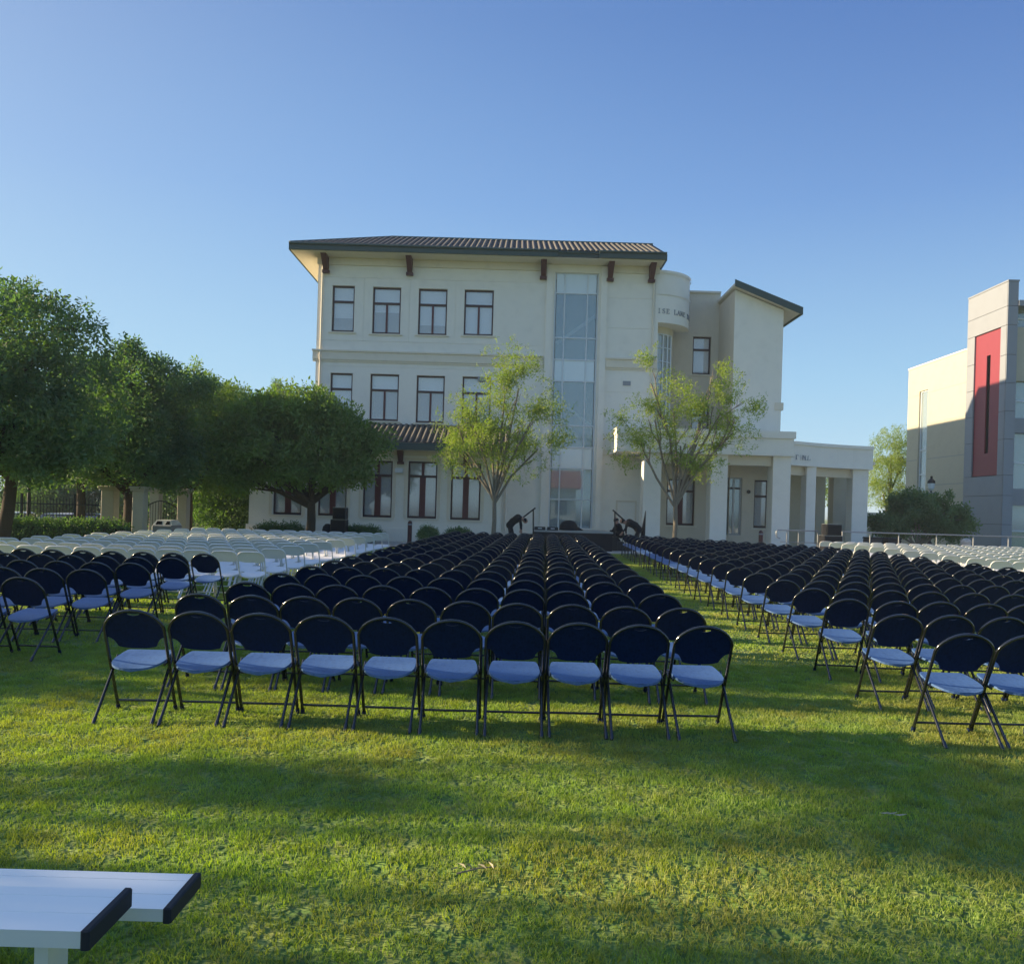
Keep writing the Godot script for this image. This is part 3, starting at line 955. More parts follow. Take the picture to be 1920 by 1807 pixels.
	part("ceiling", Shape.new().box(Vector3(x1 - 0.6, 4.2, -43.4), Vector3(pt(1632, 850, 39.8).x, 4.35, -39.2)).mesh(M.trim), b)
	# raised letters on the curved canopy
	var font := SystemFont.new()
	font.font_names = PackedStringArray(["Droid Serif"])
	var holder := part("lettering", Shape.new().box(pt(1488, 859, 37.3), pt(1489, 858.5, 37.28)).mesh(M.panel), b)
	var word := "T HALL"
	for k in word.length():
		if word[k] == " ":
			continue
		var tm := TextMesh.new()
		tm.text = word[k]
		tm.font = font
		tm.font_size = 32
		tm.pixel_size = 0.0085
		tm.depth = 0.03
		tm.material = M.panel
		var px := 1494.0 + k * 4.6
		var dd := 37.5 + (px - 1500.0) * 0.0175
		var at := pt(px, 858, dd - 0.05)
		at.y = 4.32
		part("letter", tm, holder, Transform3D(Basis(Vector3.UP, -0.6), at))

func make_right_building() -> void:
	var b := thing("modern_building", "pale modern building with a grey slab tower and a tall red inset panel", "building", Vector3.ZERO)
	var d1 := 44.0
	var X := pt(1893, 527, d1).x
	var d2 := d1 * 1.088
	var top := pt(1893, 527, d1).y
	var tw := pt(1911, 700, d1).x - pt(1893, 700, d1).x
	var z1 := -d1
	var z2 := -d2
	# tower: side face (towards the hall) is built of cladding panels round a recess for the red panel
	var zr := func(px: float) -> float: return -X * FOCAL / (px - 960.0 - 8.0)
	var ra: float = zr.call(1876.0)
	var rb: float = zr.call(1828.0)
	var ry1 := pt(1852, 622, 45.8).y
	var ry0 := pt(1848, 893, 45.8).y
	var s := Shape.new()
	var e := 0.012
	var rows := [0.0, 1.55, 3.1, ry0, 6.1, 7.6, 9.1, 10.6, ry1, 13.2, top]
	# core slightly behind the panels, dark so that the joints read as gaps
	s.box(Vector3(X + 0.35, 0.0, z2 + 0.02), Vector3(X + tw - 0.01, top - 0.05, z1 - 0.05))
	s.box(Vector3(X + 0.02, 0.0, z2 + 0.02), Vector3(X + 0.36, ry0 - 0.05, z1 - 0.05))
	s.box(Vector3(X + 0.02, ry1 + 0.05, z2 + 0.02), Vector3(X + 0.36, top - 0.05, z1 - 0.05))
	s.box(Vector3(X + 0.02, ry0 - 0.1, ra + 0.05), Vector3(X + 0.36, ry1 + 0.1, z1 - 0.05))
	s.box(Vector3(X + 0.02, ry0 - 0.1, z2 + 0.02), Vector3(X + 0.36, ry1 + 0.1, rb - 0.05))
	var tower := part("tower", s.mesh(M.joint), b)
	for k in rows.size() - 1:
		var y0: float = rows[k] + e
		var y1: float = rows[k + 1] - e
		var inside := y0 > ry0 - 0.1 and y1 < ry1 + 0.1
		var spans := [[z2, z1 - 0.02]] if not inside else [[z2, rb], [ra, z1 - 0.02]]
		for sp in spans:
			part("panel", Shape.new().box(Vector3(X - 0.03, y0, sp[0] + e), Vector3(X + 0.05, y1, sp[1] - e)).mesh(M.panel), tower)
		part("panel", Shape.new().box(Vector3(X - 0.03, y0, z1 - 0.06), Vector3(X + tw, y1, z1 + 0.02)).mesh(M.panel), tower)
	part("coping", Shape.new().box(Vector3(X - 0.06, top, z2), Vector3(X + tw + 0.03, top + 0.08, z1 + 0.05)).mesh(M.panel), tower)
	# the red panel is pierced by a narrow slot
	var sa: float = zr.call(1855.5)
	var sb: float = zr.call(1848.5)
	var sy0 := pt(1850, 850, 45.8).y
	var sy1 := pt(1852, 666, 45.8).y
	var rp := Shape.new()
	rp.box(Vector3(X + 0.06, ry0 + 0.03, rb), Vector3(X + 0.12, ry1 - 0.03, sb))
	rp.box(Vector3(X + 0.06, ry0 + 0.03, sa), Vector3(X + 0.12, ry1 - 0.03, ra))
	rp.box(Vector3(X + 0.06, ry0 + 0.03, sb), Vector3(X + 0.12, sy0, sa))
	rp.box(Vector3(X + 0.06, sy1, sb), Vector3(X + 0.12, ry1 - 0.03, sa))
	part("red_panel", rp.mesh(M.red_panel), tower)
	# long side wall behind the tower
	var wx := X + 0.55
	var f0 := -wx * FOCAL / (846.0)
	var f1 := -wx * FOCAL / (737.0)
	var wtop := pt(1812, 656, -f0).y
	var wa := -wx * FOCAL / (1739.0 - 960.0 - 5.0)
	var wb := -wx * FOCAL / (1723.0 - 960.0 - 5.0)
	var wy1 := pt(1730, 732, (-wa - wb) * 0.5).y
	var w := Shape.new()
	w.box(Vector3(wx, 0.0, wa), Vector3(wx + 12.0, wtop, f0 + 4.0))
	w.box(Vector3(wx, 0.0, f1), Vector3(wx + 12.0, wtop, wb))
	w.box(Vector3(wx, wy1, wb), Vector3(wx + 12.0, wtop, wa))
	w.box(Vector3(wx + 0.6, 0.0, wb), Vector3(wx + 12.0, wy1, wa))
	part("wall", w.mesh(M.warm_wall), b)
	part("coping", Shape.new().box(Vector3(wx - 0.04, wtop, f1 - 0.04), Vector3(wx + 12.0, wtop + 0.1, f0 + 4.0)).mesh(M.trim), b)
	for y in [2.2, 3.9, 5.6, 7.9, wtop - 1.9]:
		part("groove", Shape.new().box(Vector3(wx - 0.006, y, f1), Vector3(wx + 0.02, y + 0.03, wb - 0.1)).mesh(M.panel), b)
		part("groove", Shape.new().box(Vector3(wx - 0.006, y, wa + 0.1), Vector3(wx + 0.02, y + 0.03, f0)).mesh(M.panel), b)
	var win := Shape.new()
	for q in [wb + 0.02, wa - 0.1]:
		win.box(Vector3(wx + 0.1, 0.3, q), Vector3(wx + 0.2, wy1, q + 0.08))
	for y in [0.3, 2.4, 4.6, 6.2, wy1 - 0.08]:
		win.box(Vector3(wx + 0.1, y, wb + 0.1), Vector3(wx + 0.195, y + 0.08, wa - 0.1))
	var slit := part("window", win.mesh(M.white_metal), b)
	part("pane", Shape.new().box(Vector3(wx + 0.14, 0.3, wb + 0.1), Vector3(wx + 0.15, wy1, wa - 0.1)).mesh(M.dark_glass), slit)
	# the front to the right of the tower, storeys of glass between pale bands
	var fx := X + tw
	var fz := z1 - 0.5
	var bands := [[2.6, 3.5], [6.5, 7.3], [9.3, 12.2]]
	for q in bands:
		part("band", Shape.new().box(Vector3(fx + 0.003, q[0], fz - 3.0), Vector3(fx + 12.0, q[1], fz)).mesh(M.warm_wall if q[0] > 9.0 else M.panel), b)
	for q in [[0.0, 2.6], [3.5, 6.5], [7.3, 9.3], [12.2, 13.2]]:
		var fr := Shape.new()
		for k in 9:
			fr.box(Vector3(fx + 0.05 + k * 1.4, q[0], fz - 0.35), Vector3(fx + 0.15 + k * 1.4, q[1], fz - 0.2))
		fr.box(Vector3(fx + 0.15, q[0] + (q[1] - q[0]) * 0.45, fz - 0.345), Vector3(fx + 11.3, q[0] + (q[1] - q[0]) * 0.45 + 0.08, fz - 0.21))
		var wi := part("window", fr.mesh(M.white_metal), b)
		part("pane", Shape.new().box(Vector3(fx + 0.05, q[0], fz - 0.29), Vector3(fx + 11.4, q[1], fz - 0.28)).mesh(M.dark_glass), wi)
		part("room", room_shape(Vector3(fx + 0.05, q[0], fz - 3.0), Vector3(fx + 12.0, q[1], fz - 0.4)).mesh(M.inside), wi)
	part("roof", Shape.new().box(Vector3(fx + 0.003, 13.2, fz - 3.0), Vector3(fx + 12.6, 13.5, fz + 0.6)).mesh(M.panel), b)

# ---------------------------------------------------------------- chairs
func seat_shape() -> Shape:
	var s := Shape.new()
	var half := [[-0.235, 0.150], [-0.225, 0.165], [-0.19, 0.175], [-0.12, 0.184], [-0.05, 0.189]]
	for k in 8:
		var a := PI * 0.5 * (k + 1) / 8.0
		half.append([-0.05 + 0.20 * pow(sin(a), 0.85), 0.189 * pow(maxf(cos(a), 0.0), 0.8)])
	var y := 0.412
	var t := 0.016
	for k in half.size() - 1:
		var z0: float = half[k][0]
		var z1: float = half[k + 1][0]
		var w0: float = half[k][1]
		var w1: float = half[k + 1][1]
		for c in 6:
			var f0 := -1.0 + c / 3.0
			var f1 := -1.0 + (c + 1) / 3.0
			var p := func(f: float, w: float, zz: float) -> Vector3:
				return Vector3(f * w, y - 0.010 * (1.0 - f * f) * smoothstep(-0.235, -0.12, zz) - zz * 0.17 - 0.006 * smoothstep(0.06, 0.15, zz), zz)
			var a: Vector3 = p.call(f0, w0, z0)
			var b: Vector3 = p.call(f1, w0, z0)
			var d: Vector3 = p.call(f1, w1, z1)
			var e: Vector3 = p.call(f0, w1, z1)
			var o := Vector3.DOWN * t
			s.quad(e, d, b, a)
			s.quad(a + o, b + o, d + o, e + o)
			if c == 0:
				s.quad(a, a + o, e + o, e)
			if c == 5:
				s.quad(d, d + o, b + o, b)
			if k == 0:
				s.quad(b, b + o, a + o, a)
	return s

func back_z(y: float) -> float:
	return -0.205 + y * 0.455

func back_panel(bottom: Callable, top: Callable, half: float, slot: bool) -> Shape:
	var s := Shape.new()
	var steps := 28
	var t := Vector3(0, 0, 0.013)
	var spot := func(x: float, y: float) -> Vector3:
		return Vector3(x, y, back_z(y) - 0.012 - 0.016 * (1.0 - (x / half) * (x / half)))
	for k in steps:
		var x0 := lerpf(-half, half, float(k) / steps)
		var x1 := lerpf(-half, half, float(k + 1) / steps)
		var spans := [[bottom.call(x0), top.call(x0), bottom.call(x1), top.call(x1)]]
		if slot and absf(x0) < 0.0561 and absf(x1) < 0.0561:
			# a crescent hand hole below the top edge
			var h0 := 0.016 * (1.0 - pow(x0 / 0.056, 2.0))
			var h1 := 0.016 * (1.0 - pow(x1 / 0.056, 2.0))
			var m := 0.776
			spans = [[bottom.call(x0), m - h0, bottom.call(x1), m - h1], [m + 0.002, top.call(x0), m + 0.002, top.call(x1)]]
		for q in spans:
			var y0a: float = q[0]
			var y1a: float = q[1]
			var y0b: float = q[2]
			var y1b: float = q[3]
			var rows := 3
			for j in rows:
				var a: Vector3 = spot.call(x0, lerpf(y0a, y1a, float(j) / rows))
				var b: Vector3 = spot.call(x1, lerpf(y0b, y1b, float(j) / rows))
				var c: Vector3 = spot.call(x1, lerpf(y0b, y1b, float(j + 1) / rows))
				var d: Vector3 = spot.call(x0, lerpf(y0a, y1a, float(j + 1) / rows))
				s.quad(a + t, b + t, c + t, d + t)
				s.quad(d, c, b, a)
				if j == 0:
					s.quad(a, b, b + t, a + t)
				if j == rows - 1:
					s.quad(d + t, c + t, c, d)
	return s

func chair_meshes(white: bool) -> Dictionary:
	var half := 0.218
	var path := []
	for sx in [-1.0, 1.0]:
		var leg := []
		for y in [0.012, 0.10, 0.25, 0.42, 0.58]:
			leg.append(Vector3(sx * (half - 0.004), y, back_z(y)))
		if sx < 0:
			path = leg
		else:
			for k in 13:
				var a := PI - PI * (k + 1) / 14.0
				var q := Vector2(cos(a), sin(a))
				if white:
					q = Vector2(signf(q.x) * pow(absf(q.x), 0.42), pow(q.y, 0.55))
				var y := (0.632 + 0.17 * q.y) if not white else (0.63 + 0.16 * q.y)
				path.append(Vector3(half * q.x, y, back_z(y)))
			leg.reverse()
			path.append_array(leg)
	var tube_m: Material = M.white_plastic if white else M.black_tube
	var out := {}
	out.back_frame = Shape.new().tube(path, [0.0125], 7).mesh(tube_m)
	var top := func(x: float) -> float:
		return 0.632 + 0.162 * sqrt(maxf(0.0, 1.0 - pow(x / 0.2165, 2.0)))
	var bottom := func(x: float) -> float:
		var ax := absf(x)
		if ax < 0.145:
			return 0.505 + 0.020 * pow(ax / 0.145, 3.0)
		return 0.525 + sqrt(maxf(0.0, 0.0052 - pow(ax - 0.217, 2.0))) * 0.98
	var wtop := func(x: float) -> float:
		return 0.778 - 0.05 * pow(absf(x) / 0.212, 6.0)
	var wbottom := func(x: float) -> float:
		return 0.610 + 0.03 * pow(absf(x) / 0.212, 4.0)
	if white:
		out.backrest = back_panel(wbottom, wtop, 0.210, false).mesh(M.white_plastic)
		out.seat = seat_shape().mesh(M.white_plastic)
	else:
		out.backrest = back_panel(bottom, top, 0.212, true).mesh(M.black_plastic)
		out.seat = seat_shape().mesh(M.seat)
	var leg_shape := Shape.new()
	leg_shape.tube([Vector3(0, 0.425, -0.135), Vector3(0, 0.20, 0.08), Vector3(0, 0.012, 0.258)], [0.0115], 7)
	leg_shape.tube([Vector3(0, 0.0, 0.268), Vector3(0, 0.04, 0.232)], [0.0150], 7)
	out.leg = leg_shape.mesh(tube_m)
	out.stretcher = Shape.new().tube([Vector3(-half, 0.075, back_z(0.075)), Vector3(half, 0.075, back_z(0.075))], [0.0095], 6).mesh(tube_m)
	var rail := Shape.new()
	for sx in [-1.0, 1.0]:
		rail.tube([Vector3(sx * 0.182, 0.418, -0.20), Vector3(sx * 0.196, 0.386, 0.02)], [0.010], 6)
	rail.tube([Vector3(-0.19, 0.40, -0.12), Vector3(0.19, 0.40, -0.12)], [0.0085], 6)
	out.seat_rail = rail.mesh(tube_m)
	var feet := Shape.new()
	for sx in [-1.0, 1.0]:
		feet.tube([Vector3(sx * (half - 0.004), 0.0, back_z(0.0)), Vector3(sx * (half - 0.004), 0.035, back_z(0.035))], [0.0165], 7)
	out.feet = feet.mesh(M.black_plastic if not white else M.white_plastic)
	return out

func build_chair(called: String, meshes: Dictionary) -> Node3D:
	var o := Node3D.new()
	o.name = called
	part("back_frame", meshes.back_frame, o)
	part("backrest", meshes.backrest, o)
	part("seat", meshes.seat, o)
	part("leg", meshes.leg, o, Transform3D(Basis.IDENTITY, Vector3(-0.203, 0, 0)))
	part("leg", meshes.leg, o, Transform3D(Basis.IDENTITY, Vector3(0.203, 0, 0)))
	part("stretcher", meshes.stretcher, o)
	part("seat_rail", meshes.seat_rail, o)
	part("feet", meshes.feet, o)
	return o

const COUNT := ["first", "second", "third", "fourth", "fifth", "sixth", "seventh", "eighth", "ninth", "tenth", "eleventh", "twelfth", "thirteenth", "fourteenth", "fifteenth", "sixteenth", "seventeenth", "eighteenth", "nineteenth", "twentieth", "twenty-first", "twenty-second", "twenty-third", "twenty-fourth"]

func make_chairs() -> void:
	var r := RandomNumberGenerator.new()
	r.seed = 77
	var black := []
	var white := []
	# every block: how far the seats stand to the side of the rows' vanishing line, and how deep each row lies
	for row in 20:
		for c in 10:
			black.append([1.19 - c * 0.4655, 5.97 + row * 1.165, "%s row from lawn, %s from aisle, centre block" % [COUNT[row], COUNT[c]]])
	for row in 23:
		for c in 13:
			var d := 5.97 + row * 1.165
			if d < lerpf(31.0, 23.4, c / 12.0):
				black.append([3.10 + c * 0.458, d, "%s row from lawn, %s from aisle, block beside white chairs" % [COUNT[row], COUNT[c]]])
	for row in 6:
		for c in 13:
			black.append([-5.15 - c * 0.458, 7.0 + row * 1.09, "%s row from lawn, %s from aisle, block nearest hedge" % [COUNT[row], COUNT[c]]])
	for row in 11:
		for c in 13:
			white.append([-4.80 - c * 0.45, 13.5 + row * 1.08, "%s row behind black chairs, %s from aisle, hedge side" % [COUNT[row], COUNT[c]]])
	for row in 13:
		for c in 18:
			white.append([9.95 + c * 0.452, 15.6 + row * 1.13, "%s row, %s from black chairs, sunlit block by railing" % [COUNT[row], COUNT[c]]])
	for kind in 2:
		var list: Array = black if kind == 0 else white
		var meshes := chair_meshes(kind == 1)
		var proto := build_chair("folding_chair", meshes)
		var seen := []
		for q in list:
			var d: float = q[1] + 0.17
			var x: float = q[0] + 0.04 * d + r.randf_range(-0.014, 0.014)
			var z: float = -d + r.randf_range(-0.045, 0.045)
			var turn := r.randf_range(-0.06, 0.06)
			if absf(x) - 0.30 < 0.6194 * d + 0.02 * d:
				seen.append([d, Vector3(x, 0.0, z), turn, q[2]])
		seen.sort_custom(func(a, b): return a[0] < b[0])
		var rest := []
		for k in seen.size():
			var q: Array = seen[k]
			if k < 300:
				var o: Node3D = proto.duplicate() if k > 0 else proto
				o.name = numbered("folding_chair" if kind == 0 else "white_folding_chair")
				add_child(o)
				o.position = q[1]
				o.rotation.y = q[2]
				if kind == 0:
					tag(o, "black fan-back folding chair, " + q[3], "chair", "black folding chairs in rows on the lawn")
				else:
					tag(o, "white folding chair, " + q[3], "chair", "white folding chairs in rows on the lawn")
			else:
				rest.append(Transform3D(Basis(Vector3.UP, q[2]), q[1]))
		if rest.size() > 0:
			var all := ArrayMesh.new()
			for key in ["back_frame", "backrest", "seat", "stretcher", "seat_rail", "feet"]:
				var me: ArrayMesh = meshes[key]
				all.add_surface_from_arrays(Mesh.PRIMITIVE_TRIANGLES, me.surface_get_arrays(0))
				all.surface_set_material(all.get_surface_count() - 1, me.surface_get_material(0))
			var leg_mesh: ArrayMesh = meshes.leg
			for sx in [-0.203, 0.203]:
				var arr := leg_mesh.surface_get_arrays(0)
				var vv: PackedVector3Array = arr[Mesh.ARRAY_VERTEX]
				for i in vv.size():
					vv[i] = vv[i] + Vector3(sx, 0, 0)
				arr[Mesh.ARRAY_VERTEX] = vv
				all.add_surface_from_arrays(Mesh.PRIMITIVE_TRIANGLES, arr)
				all.surface_set_material(all.get_surface_count() - 1, leg_mesh.surface_get_material(0))
			var far := copies("distant_chairs", all, rest, [], self)
			far.set_meta("kind", "stuff")
			tag(far, "mass of black folding chairs in the far rows before the stage", "chairs", "black folding chairs in rows on the lawn")
		print("chairs ", kind, " ", seen.size())

# ---------------------------------------------------------------- trees and shrubs
func sprig(r: RandomNumberGenerator, m: Material, leaves: int, radius: float, length: float, width: float) -> ArrayMesh:
	var s := Shape.new()
	for k in leaves:
		var d := random_dir(r)
		var at := d * radius * pow(r.randf(), 0.5)
		var along := (d + random_dir(r) * 0.9 + Vector3.DOWN * 0.25).normalized()
		var side := along.cross(random_dir(r)).normalized()
		var q := r.randf_range(0.7, 1.25)
		leaf(s, at, along, side, length * q, width * q)
	return s.mesh(m)

func fill_crown(called: String, parent: Node3D, mesh: ArrayMesh, lobes: Array, count: int, seed_value: int, gap: float, gap_scale: float, shell: float = 0.35, tint: float = 0.35, size: float = 1.0) -> void:
	# lobes: [centre, radii]; gap: how much noise keeps leaves away
	var r := RandomNumberGenerator.new()
	r.seed = seed_value
	var f := FastNoiseLite.new()
	f.seed = seed_value
	f.frequency = gap_scale
	var total := 0.0
	for l in lobes:
		var q: Vector3 = l[1]
		total += q.x * q.y + q.y * q.z + q.x * q.z
	var src := mesh.surface_get_arrays(0)
	var base_v: PackedVector3Array = src[Mesh.ARRAY_VERTEX]
	var base_n: PackedVector3Array = src[Mesh.ARRAY_NORMAL]
	var tone := PackedColorArray()
	tone.resize(base_v.size())
	var out := Shape.new()
	for l in lobes:
		var c: Vector3 = l[0]
		var q: Vector3 = l[1]
		var share := maxi(14, int(count * (q.x * q.y + q.y * q.z + q.x * q.z) / total))
		var made := 0
		var tries := 0
		while made < share and tries < share * 6:
			tries += 1
			var d := random_dir(r)
			var p := c + d * q * pow(r.randf(), shell) * (1.0 + 0.30 * f.get_noise_3d(d.x * 9.0 + c.x, d.y * 9.0 + c.y, d.z * 9.0 + c.z))
			if f.get_noise_3d(p.x * 4.0, p.y * 4.0, p.z * 4.0) < gap:
				continue
			made += 1
			var turn := Basis.from_euler(Vector3(r.randf() * TAU, r.randf() * TAU, r.randf() * TAU))
			var k := 1.0 + r.randf_range(-tint, tint)
			var warm := r.randf_range(-0.12, 0.16)
			tone.fill(Color(k * (1.0 + warm), k, k * (1.0 - warm * 0.6)))
			out.v.append_array(Transform3D(turn.scaled(Vector3.ONE * r.randf_range(0.75, 1.25) * size), p) * base_v)
			out.n.append_array(Transform3D(turn, Vector3.ZERO) * base_n)
			out.col.append_array(tone)
	triangles += out.v.size() / 3
	part(called, out.mesh(mesh.surface_get_material(0)), parent)

var triangles := 0

func limbs(s: Shape, r: RandomNumberGenerator, base: Vector3, tip: Vector3, radius: float, level: int, spread: float) -> void:
	var mid := base.lerp(tip, 0.5) + Vector3(r.randf_range(-1, 1), r.randf_range(-0.4, 0.4), r.randf_range(-1, 1)) * base.distance_to(tip) * 0.07
	s.tube([base, mid, tip], [radius, radius * 0.8, radius * 0.55], 7)
	if level <= 0:
		return
	for k in 3:
		var from := mid.lerp(tip, r.randf_range(-0.3, 0.8))
		var along := (tip - base).normalized()
		var out := (along + random_dir(r) * spread + Vector3.UP * 0.15).normalized()
		limbs(s, r, from, from + out * base.distance_to(tip) * r.randf_range(0.26, 0.42), radius * 0.5, level - 1, spread)

func tree(called: String, label: String, group: String, at: Vector3, fork: float, radius: float, lobes: Array, leaf_mesh: ArrayMesh, count: int, seed_value: int, bark: Material, gap: float, shell: float = 0.35, branching: int = 1, tint: float = 0.35, lean: Vector3 = Vector3.ZERO, size: float = 1.0) -> Node3D:
	var o := thing(called, label, "tree", at, 0.0, group)
	var r := RandomNumberGenerator.new()
	r.seed = seed_value * 7 + 1
	var s := Shape.new()
	var f := Vector3(0, fork, 0) + lean
	s.tube([Vector3(0, -0.1, 0), Vector3(0, 0.25, 0), f * 0.55 + Vector3(0.03, 0, 0.02), f], [radius * 1.5, radius * 1.08, radius * 0.95, radius * 0.85], 10)
	for l in lobes.slice(0, 11):
		var c: Vector3 = l[0]
		limbs(s, r, f - Vector3.UP * r.randf_range(0.0, 0.35), f.lerp(c, 0.85), radius * 0.6, branching, 0.75)
	part("trunk", s.mesh(bark), o)
	fill_crown("crown", o, leaf_mesh, lobes, count, seed_value, gap, 0.16, shell, tint, size)
	return o

func tufts_round(lobes: Array, count: int, seed_value: int) -> Array:
	# smaller clumps set on the surface of the big ones, for an uneven outline
	var r := RandomNumberGenerator.new()
	r.seed = seed_value
	var out := []
	for k in count:
		var l: Array = lobes[r.randi() % lobes.size()]
		var q: Vector3 = l[1]
		var d := random_dir(r)
		d.y = absf(d.y) * 0.9 if r.randf() < 0.75 else d.y
		var s := r.randf_range(0.22, 0.42) * (q.x + q.y) * 0.5
		out.append([l[0] + d.normalized() * q * r.randf_range(0.85, 1.05), Vector3(s * r.randf_range(0.8, 1.3), s * r.randf_range(0.6, 1.0), s * r.randf_range(0.8, 1.3))])
	return out

func make_trees() -> void:
	var r := RandomNumberGenerator.new()
	r.seed = 404
	var dark := sprig(r, M.leaf_dark, 12, 0.24, 0.15, 0.075)
	var mid := sprig(r, M.leaf_mid, 12, 0.22, 0.14, 0.066)
	var light := sprig(r, M.leaf_light, 8, 0.15, 0.10, 0.038)
	# the row along the fence: four seen in the picture, and the nearer ones that shade the lawn
	var row := [
		[pt(30, 960, 24.0).x - 0.4, -24.0, 8.0, 3.3, "broad dark tree with a forked trunk beside the low hedge"],
		[pt(240, 960, 30.0).x, -30.0, 7.2, 2.8, "dark tree whose trunk stands between two stone gate pillars"],
		[pt(352, 960, 37.0).x, -37.0, 7.7, 3.0, "leafy green tree standing behind the gate pillars"],
		[pt(440, 960, 45.0).x, -45.0, 7.8, 3.0, "sunlit green tree beyond the gate, beside the round tree"],
		[pt(150, 960, 36.0).x, -36.0, 7.9, 2.8, "dark tree filling the gap behind the forked tree and the gate pillars"],
		[-14.6, -16.8, 5.6, 2.6, "lower leafy tree of the row along the hedge, before the forked tree"],
		[-14.3, -10.3, 5.4, 2.4, "tree of the row along the hedge, second before the forked tree"],
		[-14.8, -2.3, 7.2, 2.7, "tree of the row along the hedge, third before the forked tree"],
		[-14.5, 3.6, 7.6, 2.5, "tree of the row along the hedge, fourth before the forked tree"],
	]
	for k in row.size():
		var q: Array = row[k]
		var h: float = q[2]
		var w: float = q[3]
		var lobes := [
			[Vector3(0, h * 0.52, 0), Vector3(w, h * 0.25, w)],
			[Vector3(w * 0.25, h * 0.72, 0.3), Vector3(w * 0.72, h * 0.22, w * 0.7)],
			[Vector3(-w * 0.42, h * 0.66, -0.4), Vector3(w * 0.62, h * 0.24, w * 0.62)],
			[Vector3(w * 0.45, h * 0.42, 0.5), Vector3(w * 0.55, h * 0.16, w * 0.6)],
			[Vector3(-w * 0.5, h * 0.42, 0.6), Vector3(w * 0.55, h * 0.16, w * 0.55)],
			[Vector3(0, h * 0.83, -0.1), Vector3(w * 0.5, h * 0.17, w * 0.5)],
		]
		var seen := k < 5
		lobes.append_array(tufts_round(lobes, 11, 500 + k))
		tree("leafy_tree", q[4], "trees in a row along the hedge", Vector3(q[0], land(q[0], q[1]), q[1]), h * 0.27, 0.19, lobes, dark if k < 2 or k > 3 else mid, 4200 if seen else 2400, 50 + k, M.bark, -0.12 if seen else -0.02, 0.33, 1, 0.35, Vector3(0.25, 0, 0) if k == 0 else Vector3.ZERO)
	# unseen tree added behind the row, its high crown shaped to dapple the lawn
	tree("added_shade_tree", "added unseen tree with a high broken crown shaped to dapple the lawn", "", Vector3(-21.0, 0, -5.8), 4.6, 0.12, [[Vector3(0, 6.9, 1.2), Vector3(0.9, 0.6, 0.8)], [Vector3(0.2, 7.4, -0.9), Vector3(0.9, 0.6, 0.9)], [Vector3(0, 8.1, 0.3), Vector3(0.9, 0.6, 0.9)], [Vector3(-0.2, 7.0, -2.0), Vector3(0.6, 0.4, 0.5)], [Vector3(0, 8.6, -1.1), Vector3(0.7, 0.5, 0.6)], [Vector3(0.1, 7.6, 2.3), Vector3(0.7, 0.5, 0.6)], [Vector3(0.1, 5.6, 0.9), Vector3(0.4, 0.22, 0.35)], [Vector3(0.1, 5.9, -0.9), Vector3(0.45, 0.22, 0.35)], [Vector3(0.1, 5.2, -0.2), Vector3(0.35, 0.2, 0.3)]], dark, 950, 67, M.bark, -0.4, 0.4, 0, 0.35, Vector3.ZERO, 1.1)
	# far foliage left of the hall
	var e := pt(486, 960, 56.0)
	tree("leafy_tree", "tall pale green tree far behind the round tree", "trees beyond the gate", Vector3(e.x, land(e.x, e.z), e.z), 2.4, 0.2, [[Vector3(0, 5.0, 0), Vector3(3.2, 2.6, 3)], [Vector3(0.5, 7.2, 0), Vector3(2.2, 1.7, 2)], [Vector3(-1.6, 6.3, 0), Vector3(2.0, 1.6, 2)]], mid, 2600, 71, M.bark, -0.1)
	var cy := pt(511, 960, 60.0)
	tree("cypress", "slender pointed cypress tip rising behind the round tree", "", Vector3(cy.x, 0, cy.z), 1.5, 0.16, [[Vector3(0, 4.0, 0), Vector3(1.3, 3.6, 1.3)], [Vector3(0, 7.4, 0), Vector3(0.85, 2.2, 0.85)], [Vector3(0, 9.2, 0), Vector3(0.4, 1.3, 0.4)]], mid, 1700, 72, M.bark, -0.2)
	# dark planting between the gate and the hall
	var dk := pt(405, 960, 40.0)
	tree("leafy_tree", "low dark bushy tree filling the gap between gate and hall", "trees beyond the gate", Vector3(dk.x, 0, dk.z), 0.9, 0.14, [[Vector3(0, 2.0, 0), Vector3(2.0, 1.9, 1.6)], [Vector3(1.0, 1.2, 0.4), Vector3(1.4, 1.2, 1.3)]], dark, 1500, 73, M.bark, -0.3)
	# trees across the street that close the view under the crowns
	for k in 7:
		var bp := Vector3(-50.0 + k * 5.2 + (k % 2) * 1.3, -0.75, -58.0 - (k * 37 % 5) * 3.0)
		tree("leafy_tree", ["first", "second", "third", "fourth", "fifth", "sixth", "seventh"][k] + " dark tree across the street, counted towards the hall", "trees across the street", bp, 1.0, 0.2, [[Vector3(0, 1.9, 0), Vector3(3.6, 1.9, 3.0)], [Vector3(0, 3.2, 0), Vector3(3.4, 2.6, 3.0)], [Vector3(0.4, 5.4, 0), Vector3(2.6, 2.0, 2.5)]], dark, 1300, 130 + k, M.bark, -0.5, 0.3, 0, 0.35, Vector3.ZERO, 1.9)
	# round tree in front of the wing
	var rt := pt(583, 950, 31.0)
